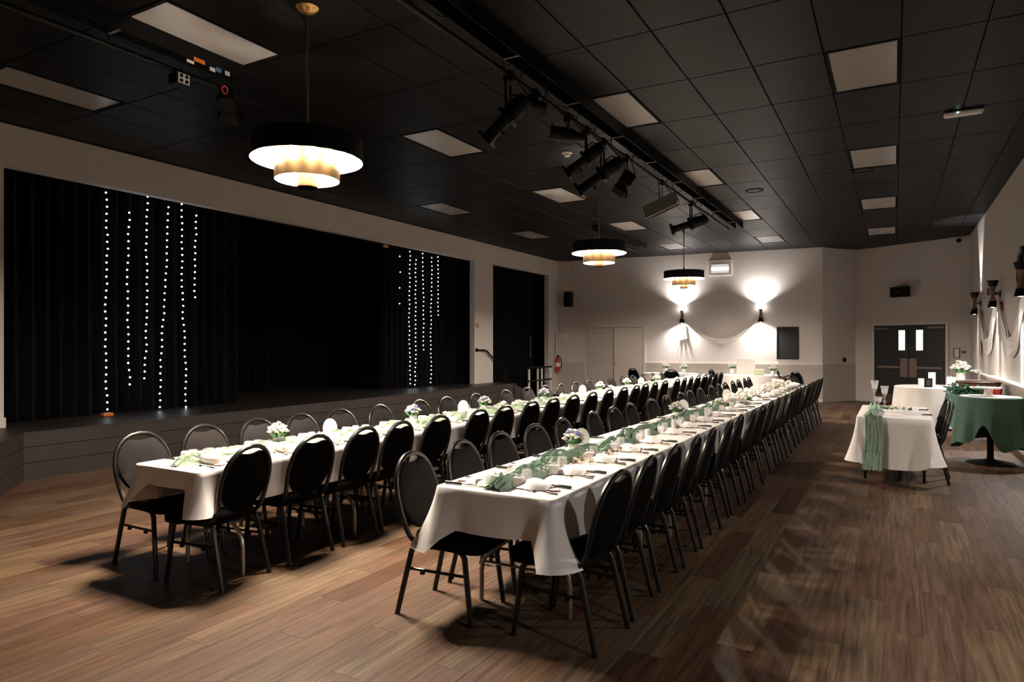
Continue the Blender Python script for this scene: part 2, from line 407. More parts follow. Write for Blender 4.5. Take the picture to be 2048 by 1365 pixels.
for (x0, y0, x1, y1, lab, sd) in (
        (-12.2, 2.5, -12.2, 15.3, 'wide black velvet backdrop curtain across the back of the stage', 1),
        (-10.0, 4.1, -10.05, 7.9, 'black velvet side curtain behind the fairy lights nearest the camera', 2),
        (-10.05, 11.7, -10.0, 14.9, 'black velvet side curtain behind the fairy lights beside the pillar', 3)):
    tag(obj('stage_curtain', curtain(x0, y0, x1, y1, 0.56, 4.2, seed=sd), 'velvet'), lab, 'curtain')
tag(obj('side_curtain', curtain(-9.95, 15.3, -9.95, 18.95, 0.02, 4.2, 0.06, 0.21, seed=4), 'velvet'), 'black velvet curtain closing the opening between pillar and back corner', 'curtain')
tag(obj('curtain_track', MB().tube([(-9.98, 4.0, 4.2), (-9.98, 15.0, 4.2)], 0.02).tube([(-9.98, 4.2, 4.19), (-9.98, 4.2, 4.245)], 0.012).tube([(-9.98, 14.8, 4.19), (-9.98, 14.8, 4.245)], 0.012), 'blackmetal'), 'dark curtain track above the stage side curtains', 'curtain track')
tag(obj('light_batten', MB().tube([(-9.76, 5.2, 4.19), (-9.76, 13.8, 4.19)], 0.018).tube([(-9.76, 5.3, 4.19), (-9.76, 5.3, 4.245)], 0.01).tube([(-9.76, 13.6, 4.19), (-9.76, 13.6, 4.245)], 0.01), 'blackmetal'), 'dark rod carrying the hanging fairy light strings', 'rod')

# fairy light strings hanging in front of the side curtains
bulb_me = MB().ball((0, 0, 0), 0.0125, 6, 4).mesh('bulb'); bulb_me.materials.append(M['fairy'])
STR = [(5.50, 3.73, 5.50, 0.64, 32), (5.813, 3.50, 5.82, 0.98, 25), (6.117, 3.79, 6.07, 1.06, 28), (6.438, 3.69, 6.30, 0.61, 31), (6.656, 3.78, 6.734, 0.575, 33), (6.927, 3.64, 6.892, 2.325, 14),
       (12.06, 3.576, 12.045, 2.5, 4), (12.408, 3.73, 12.408, 0.664, 31), (12.652, 3.56, 12.614, 0.63, 30), (12.903, 3.74, 12.942, 1.45, 23), (13.262, 3.68, 13.221, 0.65, 31), (13.53, 3.73, 13.53, 2.3, 15)]
for k, (ya, za, yb, zb, n) in enumerate(STR):
    side = 'near the camera' if k < 6 else 'beside the pillar'
    pos = ('leftmost', 'second from left', 'third from left', 'third from right', 'second from right', 'rightmost')[k % 6]
    t = thing('fairy_light_string', 'hanging fairy light string, %s of six, on the curtain %s' % (pos, side), 'fairy lights', (-9.76, ya, za), 0, 'fairy light strings on the stage curtains')
    pts = []
    for i in range(n):
        u = i / max(1, n - 1)
        pts.append((rnd.uniform(-0.008, 0.008), (yb - ya) * u + 0.012 * sin(i * 0.23 + k * 2) + 0.006 * sin(i * 1.1 + k) + rnd.uniform(-0.006, 0.006), (zb - za) * u))
    obj('wire', MB().tube([(0, 0, 4.18 - za)] + pts, 0.0018, 4), 'wire', t)
    for p in pts:
        b = D.objects.new('bulb', bulb_me); C.objects.link(b); b.parent = t; b.location = p
tag(obj('plug_box', MB().box((-9.66, 5.36, 0.556), (-9.58, 5.50, 0.606), 0.008), 'orange'), 'small orange plug box on the stage floor under the fairy lights', 'plug box')
t = thing('hanging_sign', 'small tan sign hanging under the header over the stage', 'sign', (-9.525, 11.28, 3.69))
obj('panel', MB().box((-0.01, -0.08, -0.035), (0.01, 0.08, 0.03), 0.004), 'tan', t)
obj('strap', MB().box((0.0, -0.06, 0.03), (0.016, -0.045, 0.12)).box((0.0, 0.045, 0.03), (0.016, 0.06, 0.12)), 'blackmetal', t)
for k, (x, y, h) in enumerate(((-10.85, 12.29, 0.34), (-10.65, 12.62, 0.30))):
    t = thing('stage_crate', ('taller dim crate standing on the dark stage floor', 'shorter dim crate at the right of its twin on stage')[k], 'crate', (x, y, 0.556), 0.1 * k)
    obj('body', MB().box((-0.14, -0.14, 0), (0.14, 0.14, h), 0.012), 'greyledge', t); obj('lid', MB().box((-0.148, -0.148, h), (0.148, 0.148, h + 0.025), 0.006), 'blackmetal', t)

# pillar fittings, handrail, stair posts
tag(obj('wall_plate', MB().box((XL, 14.63, 2.0), (XL + 0.012, 14.76, 2.12), 0.004), 'tan'), 'small tan switch plate on the white pillar', 'switch plate')
hr = thing('handrail', 'black stair handrail fixed to the white pillar', 'handrail', (XL + 0.07, 14.67, 0))
obj('rail', MB().tube([(-0.07, 0, 1.43), (0, 0.0, 1.43), (0, 0.28, 1.425), (0, 0.40, 1.40), (0, 0.5, 1.33), (0, 1.3, 0.875), (0, 1.38, 0.85), (0, 1.55, 0.845)], 0.024, 8), 'blackmetal', hr)
obj('flange', MB().tube([(-0.07, 0, 1.43), (-0.055, 0, 1.43)], 0.055, 12), 'blackmetal', hr)
obj('post', MB().tube([(0, 1.32, 0.20), (0, 1.32, 0.86)], 0.02, 8), 'blackmetal', hr)
gate = thing('stair_barrier', 'barrier of four white posts and black rails by the stage steps', 'barrier', (-9.15, 17.0, 0))
for y in (0.13, 0.68, 0.94, 1.52):
    obj('post', MB().tube([(0, y, 0), (0, y, 0.86)], 0.032, 8), 'white_plastic', gate)
for z in (0.52, 0.90):
    obj('rail', MB().box((-0.03, 0.08, z - 0.025), (0.03, 1.58, z + 0.025), 0.006), 'blackmetal', gate)
tag(obj('wall_notice', MB().box((XL - 0.6, 18.70, 1.15), (XL - 0.58, 18.815, 1.85), 0.002), mat('lilac_paper', (0.18, 0.165, 0.2), 0.7, var=0.05)), 'narrow pale notice on the dark side of the corner jamb', 'notice')

# ------------------------------------------------------------------ back wall fittings
angB = atan2(B[1] - A[1], B[0] - A[0])
def onback(x, off=0.0): return along(A, B, backx(x), off)
def wallthing(name, label, cat, x, z, group=None):
    p = onback(x); return thing(name, label, cat, (p[0], p[1], z), angB, group)      # local -Y points into the room
d1 = struct('door_1', MB(), 'palepaint')
me = MB()
p0 = onback(-8.45)
def wb(m, x0, x1, z0, z1, d0, d1_): # box in back-wall coordinates
    s0, s1 = backx(x0), backx(x1)
    return m.wallseg(along(A, B, s0), along(A, B, s1), z0, z1, -d0, -d1_)
dm = MB(); wb(dm, -8.45, -8.38, 0, 2.17, 0, 0.035); wb(dm, -6.62, -6.54, 0, 2.17, 0, 0.035); wb(dm, -8.38, -6.62, 2.10, 2.17, 0, 0.035)
d1.data = dm.mesh('door_1', False); d1.data.materials.append(M['palepaint'])
obj('door_leaf', wb(MB(), -8.37, -7.545, 0.01, 2.085, 0, 0.018), 'wains', d1, smooth=False)
obj('door_gap', wb(MB(), -8.38, -6.62, 0.0, 2.10, 0, 0.004), 'wood', d1, smooth=False)
obj('door_leaf', wb(MB(), -7.515, -6.635, 0.01, 2.085, 0, 0.028), 'palepaint', d1, smooth=False)
kp = onback(-7.44, 0.028)
kn = MB().lathe([(0.028, 0), (0.028, 0.006), (0.012, 0.01), (0.012, 0.04), (0.027, 0.05), (0.03, 0.065), (0.02, 0.078), (0.001, 0.08)], 14)
kn.xf(Matrix.Translation((kp[0], kp[1], 1.0)) @ Matrix.Rotation(angB, 4, 'Z') @ Matrix.Rotation(pi / 2, 4, 'X'))
obj('door_knob', kn, 'steel', d1)

def speaker(name, lab, loc, rz, wd, hg, dp, tilt=0.0):
    t = thing(name, lab, 'speaker', loc, rz)
    m = MB(); n = 10; prof = []
    for i in range(n + 1):
        u = i / n * 2 - 1; prof.append((u * wd / 2, -dp * (0.78 + 0.22 * (1 - u * u))))
    poly = [(-wd * 0.36, 0), ] + [] ; poly = prof + [(wd * 0.36, -0.02), (-wd * 0.36, -0.02)]
    obj('cabinet', m.prism(poly, -hg / 2, hg / 2), 'blackmetal', t, smooth=False)
    obj('bracket', MB().box((-0.03, -0.03, -0.06), (0.03, 0.0, 0.06), 0.005), 'blackmetal', t)
    k = MB().lathe([(0.012, 0), (0.012, 0.008), (0.001, 0.009)], 10); k.xf(Matrix.Translation((0, -dp - 0.001, -hg * 0.08)) @ Matrix.Rotation(pi / 2, 4, 'X'))
    obj('badge', k, 'white_plastic', t)
    return t
p = onback(-8.94); sp = speaker('wall_speaker', 'black box loudspeaker on the back wall above the first aid sign', (p[0], p[1], 3.0), angB, 0.30, 0.46, 0.24)
obj('cable', MB().tube([(0.02, -0.006, 0.23), (0.02, -0.006, 1.24)], 0.006, 5), 'trim', sp)
fa = wallthing('first_aid_sign', 'white first aid sign on the back wall under the speaker', 'sign', -9.17, 1.85)
obj('panel', MB().box((-0.16, -0.012, -0.14), (0.14, 0, 0.14), 0.003), 'card', fa, smooth=False)
fr = MB()
for (a, b) in (((-0.155, -0.014, 0.125), (0.135, -0.012, 0.135)), ((-0.155, -0.014, -0.135), (0.135, -0.012, -0.125)), ((-0.155, -0.014, -0.135), (-0.147, -0.012, 0.135)), ((0.127, -0.014, -0.135), (0.135, -0.012, 0.135))): fr.box(a, b)
obj('border', fr, 'ink', fa, smooth=False)
def text(s, parent, loc, size, m, rot=(pi / 2, 0, 0), name='lettering'):
    cu = D.curves.new(name, 'FONT'); cu.body = s; cu.size = size; cu.align_x = 'CENTER'; cu.align_y = 'CENTER'; cu.extrude = 0.001
    tmp = D.objects.new(name, cu); C.objects.link(tmp); dg = bpy.context.evaluated_depsgraph_get()
    me = D.meshes.new_from_object(tmp.evaluated_get(dg)); D.objects.remove(tmp); D.curves.remove(cu)
    me.materials.clear(); me.materials.append(M[m]); o = D.objects.new(name, me); C.objects.link(o)
    o.parent = parent; o.location = loc; o.rotation_euler = rot
    return o
text('FIRST', fa, (-0.01, -0.0135, 0.055), 0.105, 'ink'); text('AID', fa, (-0.01, -0.0135, -0.06), 0.105, 'ink')
fe = thing('fire_extinguisher', 'red fire extinguisher hanging in the far left corner', 'extinguisher', (XL + 0.12, 19.26, 0.72), 0.3)
obj('cylinder', MB().lathe([(0.07, 0), (0.08, 0.02), (0.08, 0.36), (0.065, 0.42), (0.03, 0.455), (0.025, 0.47)], 16), 'red', fe)
obj('valve', MB().box((-0.025, -0.025, 0.47), (0.025, 0.025, 0.51), 0.005).box((-0.015, -0.09, 0.51), (0.015, 0.03, 0.53), 0.003), 'blackmetal', fe)
obj('hose', MB().tube([(0, -0.02, 0.49), (0.08, -0.05, 0.47), (0.12, -0.06, 0.36), (0.115, -0.05, 0.2), (0.1, -0.04, 0.12)], 0.012, 8), 'blackmetal', fe)
obj('label_band', MB().openlathe([(0.0815, 0.16), (0.0815, 0.28)], 16), 'card', fe)
tag(obj('extinguisher_sign', MB().box((XL, 19.27, 1.3), (XL + 0.006, 19.34, 1.95), 0.002), mat('faded_red_sign', (0.42, 0.22, 0.18), 0.6, var=0.1)), 'narrow faded red sign in the far left corner', 'sign')

vt = struct('window_1', MB(), 'trim')
vm = MB(); wb(vm, -4.70, -4.62, 3.58, 4.02, 0, 0.04); wb(vm, -4.14, -4.06, 3.58, 4.02, 0, 0.04); wb(vm, -4.62, -4.14, 3.94, 4.02, 0, 0.04); wb(vm, -4.62, -4.14, 3.58, 3.645, 0, 0.04)
vt.data = vm.mesh('window_1', False); vt.data.materials.append(M['trim'])
obj('pane', wb(MB(), -4.62, -4.14, 3.645, 3.94, 0, 0.004), 'dimpane', vt, smooth=False)
obj('blind_slat', wb(MB(), -4.62, -4.14, 3.90, 3.94, 0.004, 0.03), 'wains', vt, smooth=False)
a_, b_ = onback(-4.62, 0.02), onback(-4.14, 0.02)
obj('lamp_tube', MB().tube([(a_[0], a_[1], 3.77), (b_[0], b_[1], 3.77)], 0.035, 8), 'tube', vt)
cb = wallthing('chalkboard', 'blank black board hung on the back wall', 'board', -2.577, 1.615)
obj('panel', MB().box((-0.27, -0.02, -0.43), (0.27, 0, 0.43)), 'chalk', cb, smooth=False)
fr = MB()
for (a, b) in (((-0.285, -0.03, 0.43), (0.285, 0, 0.45)), ((-0.285, -0.03, -0.45), (0.285, 0, -0.43)), ((-0.285, -0.03, -0.43), (-0.27, 0, 0.43)), ((0.27, -0.03, -0.43), (0.285, 0, 0.43))): fr.box(a, b)
obj('frame', fr, 'blackmetal', cb, smooth=False)
angC = atan2(Cc[1] - B[1], Cc[0] - B[0])
q = along(B, Cc, 0.87); t = thing('light_switch', 'small black switch plate on the angled wall by the entrance', 'switch', (q[0], q[1], 1.15), angC)
obj('plate', MB().box((-0.06, -0.012, -0.06), (0.06, 0, 0.06), 0.003), 'blackmetal', t); obj('rocker', MB().box((-0.02, -0.018, -0.03), (0.02, -0.012, 0.03), 0.002), 'rubber', t)

# entrance wall: black double door, speaker, camera, frame
angD = atan2(Dd[1] - Cc[1], Dd[0] - Cc[0])
LD = math.hypot(Dd[0] - Cc[0], Dd[1] - Cc[1])
def ondoor(x): return (x - Cc[0]) * LD / (Dd[0] - Cc[0])
def wd(m, s0, s1, z0, z1, d0, d1_): return m.wallseg(along(Cc, Dd, s0), along(Cc, Dd, s1), z0, z1, -d0, -d1_)
S0, S1 = ondoor(-0.455), ondoor(1.142); SM = (S0 + S1) / 2
door = struct('door_2', MB(), 'trim')
dm = MB(); wd(dm, S0 - 0.06, S0, 0, 2.15, 0, 0.05); wd(dm, S1, S1 + 0.06, 0, 2.15, 0, 0.05); wd(dm, S0, S1, 2.09, 2.15, 0, 0.05)
door.data = dm.mesh('door_2', False); door.data.materials.append(M['trim'])
for k in (0, 1):
    a, b = (S0 + 0.004, SM - 0.006) if k == 0 else (SM + 0.006, S1 - 0.004)
    w0, w1 = (ondoor(0.114), ondoor(0.262)) if k == 0 else (ondoor(0.507), ondoor(0.659))
    m = MB(); wd(m, a, w0, 0.01, 2.085, 0, 0.03); wd(m, w1, b, 0.01, 2.085, 0, 0.03); wd(m, w0, w1, 0.01, 1.425, 0, 0.03); wd(m, w0, w1, 1.95, 2.085, 0, 0.03)
    lf = obj('door_leaf', m, 'blackdoor', door, smooth=False)
    obj('pane', wd(MB(), w0, w1, 1.425, 1.95, 0.004, 0.012), 'litpane', lf, smooth=False)
    obj('kick_plate', wd(MB(), a + 0.02, b - 0.02, 0.02, 0.24, 0.03, 0.034), mat('brown_kick_plate', (0.10, 0.055, 0.04), 0.5, 0.2, var=0.1), lf, smooth=False)
    pa, pb = (b - 0.21, b - 0.01) if k == 0 else (a + 0.01, a + 0.21)
    obj('push_plate', wd(MB(), pa, pb, 0.72, 1.21, 0.03, 0.036), 'plate', lf, smooth=False)
    ba, bb = (a + 0.1, b - 0.2) if k == 0 else (a + 0.2, b - 0.06)
    obj('panic_bar', wd(MB(), ba, bb, 0.945, 1.0, 0.03, 0.085), 'plate', lf, smooth=False)
    ca, cb2 = (a + 0.02, a + 0.38) if k == 0 else (b - 0.42, b - 0.03)
    obj('door_closer', wd(MB(), ca, cb2, 1.985, 2.03, 0.03, 0.08), 'plate', lf, smooth=False)
q = along(Cc, Dd, ondoor(0.22)); speaker('wide_wall_speaker', 'wide black loudspeaker above the black double doors', (q[0], q[1], 2.96), angD, 0.52, 0.27, 0.24)
q = along(Cc, Dd, ondoor(1.42)); t = thing('security_camera', 'small dark dome camera under the ceiling above the entrance', 'camera', (q[0], q[1], 4.13), angD)
mm = MB().ball((0, -0.07, 0), 0.055, 12, 8); obj('dome', mm, 'blackmetal', t); obj('mount', MB().box((-0.04, -0.05, -0.03), (0.04, 0, 0.03), 0.006), 'white_plastic', t)
q = along(Cc, Dd, ondoor(1.352)); t = thing('framed_notice', 'small framed notice on the wall right of the double doors', 'frame', (q[0], q[1], 1.36), angD)
fr = MB()
for (a, b) in (((-0.075, -0.02, 0.105), (0.075, 0, 0.125)), ((-0.075, -0.02, -0.125), (0.075, 0, -0.105)), ((-0.075, -0.02, -0.105), (-0.055, 0, 0.105)), ((0.055, -0.02, -0.105), (0.075, 0, 0.105))): fr.box(a, b)
obj('frame', fr, 'wood', t, smooth=False); obj('print', MB().box((-0.055, -0.008, -0.105), (0.055, 0, 0.105)), 'card', t, smooth=False)
q = along(Cc, Dd, ondoor(1.5)); tag(obj('call_point', MB().wallseg(along(Cc, Dd, ondoor(1.45)), along(Cc, Dd, ondoor(1.53)), 1.36, 1.42, 0, -0.03), mat('dull_maroon', (0.18, 0.07, 0.06), 0.5, var=0.1), smooth=False), 'tiny maroon box beside the framed notice near the entrance', 'call box')

# ------------------------------------------------------------------ wall sconces
def spot(parent, loc, rot, watts, size, blend, col=(1, 0.95, 0.92), rad=0.03):
    l = D.lights.new('sconce_lamp', 'SPOT'); l.energy = watts; l.spot_size = radians(size); l.spot_blend = blend; l.color = col; l.shadow_soft_size = rad
    o = D.objects.new('sconce_lamp', l); C.objects.link(o); o.parent = parent; o.location = loc; o.rotation_euler = rot
    return o
def sconce(lab, loc, rz, up, black, power=1.0):
    t = thing('wall_sconce', lab, 'wall lamp', loc, rz, 'up and down wall sconces')      # local -Y into the room
    d = -0.115
    bm = 'blackmetal' if black else 'wood'
    obj('bracket', MB().box((-0.035, -0.02, -0.06), (0.035, 0, 0.06), 0.005).tube([(0, -0.02, 0), (0, d, 0)], 0.012, 8), 'blackmetal', t)
    obj('stem', MB().lathe([(0.050, -0.12), (0.032, -0.03), (0.030, 0.0), (0.036, 0.06), (0.052, 0.13)], 14, (0, d)), 'wood', t)
    obj('lower_cup', MB().openlathe([(0.050, -0.12), (0.058, -0.13), (0.082, -0.235), (0.078, -0.235), (0.05, -0.135), (0.001, -0.135)], 18, (0, d)), 'blackmetal', t)
    obj('upper_cup', MB().openlathe([(0.052, 0.13), (0.060, 0.14), (0.088, 0.235), (0.084, 0.235), (0.055, 0.145), (0.001, 0.145)], 18, (0, d)), 'lens' if up and not black else 'blackmetal', t)
    obj('lower_lens', MB().lathe([(0.001, -0.212), (0.06, -0.212), (0.072, -0.216), (0.072, -0.226), (0.001, -0.236)], 18, (0, d)), 'lens', t)
    if power == 1.0: spot(t, (0, d, -0.245), (0, 0, 0), SCONCE_DOWN, 146, 0.8)
    else: spot(t, (0, d - 0.03, -0.245), (-0.66, 0, 0), SCONCE_DOWN * power, 112, 0.5)
    if up:
        obj('upper_lens', MB().lathe([(0.001, 0.236), (0.072, 0.226), (0.072, 0.216), (0.001, 0.2)], 18, (0, d)), 'lens', t)
        spot(t, (0, d, 0.245), (pi, 0, 0), SCONCE_UP * power, 136 if not black else 60, 0.75 if not black else 0.6)
    return t
for k, x in enumerate((-5.447, -3.273)):
    q = onback(x); sconce(('lit up and down sconce on the back wall between door and swag', 'lit up and down sconce on the back wall beside the blank board')[k], (q[0], q[1], 2.45), angB, True, False)
for k, (y, up) in enumerate(((17.4, True), (0, 0), (14.35, False), (11.35, False), (8.3, False), (5.25, False), (2.2, False))):
    if k == 1: continue
    n = ('farthest black sconce on the right wall, beside the entrance corner', '', 'middle black sconce on the right wall, above the white drapes', 'black sconce on the right wall beside the round mirror',
         'black sconce on the right wall just past the mirror', 'black sconce on the right wall level with the middle of tables', 'black sconce on the right wall beside the near table ends', 'black sconce on the right wall behind the camera')[k]
    s_ = sconce(n, (XR, y, 2.45), -pi / 2, up, True, 1.0 if k < 4 else 0.38)

# ------------------------------------------------------------------ draped fabric, mirror and alarm on the walls
def swag(p0, p1, sag, width, nrm, tails=(0.0, 0.0), tw=0.16):
    m = MB(); n = 40; k = 9; vs = []; fs = []
    P0, P1, Nn = Vector(p0), Vector(p1), Vector(nrm)
    for i in range(n + 1):
        u = i / n; base = P0.lerp(P1, u) - Vector((0, 0, sag * 4 * u * (1 - u)))
        wv = width * (0.35 + 0.65 * 4 * u * (1 - u))
        for j in range(k):
            v = j / (k - 1)
            vs.append(base - Vector((0, 0, wv * v)) + Nn * (0.05 + 0.022 * sin(v * pi * 5 + u * 2.0) + 0.012 * sin(u * 17 + v * 6)))
    for i in range(n):
        for j in range(k - 1): fs.append((i * k + j, (i + 1) * k + j, (i + 1) * k + j + 1, i * k + j + 1))
    m.add(vs, fs)
    return m
def tail(p, drop, width, ax, nrm):
    m = MB(); n = 14; vs = []; fs = []; a = Vector(ax); nn = Vector(nrm); k = 13
    for i in range(n + 1):
        u = i / n
        for j in range(k):
            v = j / (k - 1) - 0.5
            vs.append(Vector(p) + a * (v * width * (0.45 + 0.55 * u)) + nn * (0.045 + 0.025 * sin(v * 22 + 0.6 * u)) - Vector((0, 0, drop * u * (1 - 0.13 * v))))
    for i in range(n):
        for j in range(k - 1): fs.append((i * k + j, (i + 1) * k + j, (i + 1) * k + j + 1, i * k + j + 1))
    return m.add(vs, fs)
bn = (sin(angB), -cos(angB), 0)
q0, q1 = onback(-5.40), onback(-3.32)
t = thing('fabric_swag', 'white tulle swag hung between the two back wall sconces', 'drape', (0, 0, 0), 0, 'white tulle drapes')
obj('festoon', swag((q0[0], q0[1], 2.36), (q1[0], q1[1], 2.36), 0.62, 0.13, bn), 'tulle', t)
for q in (q0,): obj('tail', tail((q[0], q[1], 2.15), 0.42, 0.26, (cos(angB), sin(angB), 0), bn), 'tulle', t)
for k, (ya, yb, lab) in enumerate(((17.2, 14.55, 'white tulle swag between the two farthest right wall sconces'), (14.15, 11.55, 'white tulle swag on the right wall next to the round mirror'), (11.15, 8.5, 'white tulle swag on the right wall past the mirror'))):
    t = thing('fabric_swag', lab, 'drape', (0, 0, 0), 0, 'white tulle drapes')
    obj('festoon', swag((XR, ya, 2.42), (XR, yb, 2.42), 0.75, 0.30, (-1, 0, 0)), 'tulle', t)
    obj('tail', tail((XR, ya + 0.05, 2.3), (0.95, 0.55, 0.6)[k], 0.4, (0, 1, 0), (-1, 0, 0)), 'tulle', t)
t = thing('round_mirror', 'round dark-rimmed mirror on the right wall at the frame edge', 'mirror', (XR, 11.86, 2.63))
mm = MB()
pts = [(-0.03, 0.30 * cos(a * pi / 24), 0.30 * sin(a * pi / 24)) for a in range(48)]
obj('rim', mm.tube(pts, 0.035, 8, closed=True), 'mirror', t)
g = MB().lathe([(0.001, 0.0), (0.28, 0.0), (0.28, 0.015), (0.001, 0.015)], 40); g.xf(Matrix.Rotation(-pi / 2, 4, 'Y')); obj('glass', g, 'mirrorglass', t)
t = thing('fire_alarm', 'red fire alarm horn with white strobe on the right wall', 'fire alarm', (XR, 14.14, 2.2))
obj('body', MB().box((-0.06, -0.08, -0.06), (0, 0.08, 0.10), 0.01), 'red', t); obj('strobe', MB().box((-0.07, -0.05, -0.19), (0, 0.05, -0.07), 0.012), 'white_plastic', t)
t = thing('pipe_bracket', 'small brown wall bracket high on the right wall', 'bracket', (XR, 14.75, 2.5))
obj('arm', MB().tube([(0, 0, 0), (-0.12, 0, 0)], 0.014, 6), 'wood', t); obj('knob', MB().box((-0.16, -0.04, -0.05), (-0.12, 0.04, 0.08), 0.008), 'wood', t)

# ------------------------------------------------------------------ pendants
def pendant(lab, x, y, first=[None]):
    if first[0]:
        t = copy_tree(first[0]); t.location = (x, y, CH); t['label'] = lab; return t
    t = first[0] = thing('pendant_lamp', lab, 'pendant lamp', (x, y, CH), 0, 'tiered brass and black pendants')
    z = lambda h: h - CH
    obj('canopy', MB().lathe([(0.09, 0.0), (0.09, -0.015), (0.06, -0.045), (0.015, -0.06)], 20), 'brass', t)
    obj('rod', MB().tube([(0, 0, -0.05), (0, 0, z(3.24))], 0.011, 8), 'brass', t)
    obj('cap', MB().lathe([(0.085, z(3.185)), (0.085, z(3.215)), (0.03, z(3.23)), (0.012, z(3.27))], 20), 'brass', t)
    R = 0.432
    sh = obj('outer_drum', MB().openlathe([(R, z(3.015)), (R, z(3.185))], 48), 'blackmetal', t)
    obj('lining', MB().openlathe([(R - 0.004, z(3.016)), (R - 0.004, z(3.184))], 48), 'shade_in', sh)
    obj('top_plate', MB().lathe([(0.410, z(3.175)), (0.410, z(3.183)), (0.01, z(3.187))], 40), 'blackmetal', t)
    obj('top_lining', MB().lathe([(0.01, z(3.170)), (0.409, z(3.170)), (0.409, z(3.1745)), (0.01, z(3.1745))], 40), 'shade_in', t)
    sp_ = MB()
    for q in range(4):
        a = q * pi / 2 + 0.4; sp_.tube([(0.3 * cos(a), 0.3 * sin(a), z(3.18)), (0.43 * cos(a), 0.43 * sin(a), z(3.18))], 0.006, 6)
    obj('spoke', sp_, 'blackmetal', t)
    r2 = 0.25
    s2 = obj('inner_drum', MB().openlathe([(r2, z(2.862)), (r2, z(3.17))], 48), 'drumbrass', t)
    obj('lining', MB().openlathe([(r2 - 0.004, z(2.863)), (r2 - 0.004, z(3.17))], 48), 'shade_in', s2)
    s3 = obj('centre_tube', MB().openlathe([(0.082, z(2.806)), (0.082, z(3.17))], 32), 'drumbrass', t)
    obj('lining', MB().openlathe([(0.079, z(2.806)), (0.079, z(3.16)), (0.001, z(3.16))], 32), 'blackmetal', s3)
    bm = MB().ball((0, 0, 0), 0.034, 8, 6).mesh('bulb'); bm.materials.append(M['bulb'])
    def bulb(r, a, h):
        o = D.objects.new('bulb', bm); C.objects.link(o); o.parent = t; o.location = (r * cos(a), r * sin(a), z(h))
        o2 = obj('socket', MB().lathe([(0.016, 0.03), (0.018, 0.075)], 10), 'brass', o)
    for k in range(8): bulb(0.345, 2 * pi * k / 8 + 0.2, 3.085)
    for k in range(4): bulb(0.165, 2 * pi * k / 4 + 0.6, 3.04)
    return t
pendant('tiered brass and black pendant nearest the camera', -4.05, 3.85)
pendant('tiered brass and black pendant in the middle of the row', -4.08, 10.0)
pendant('tiered brass and black pendant farthest from the camera', -4.02, 14.75)

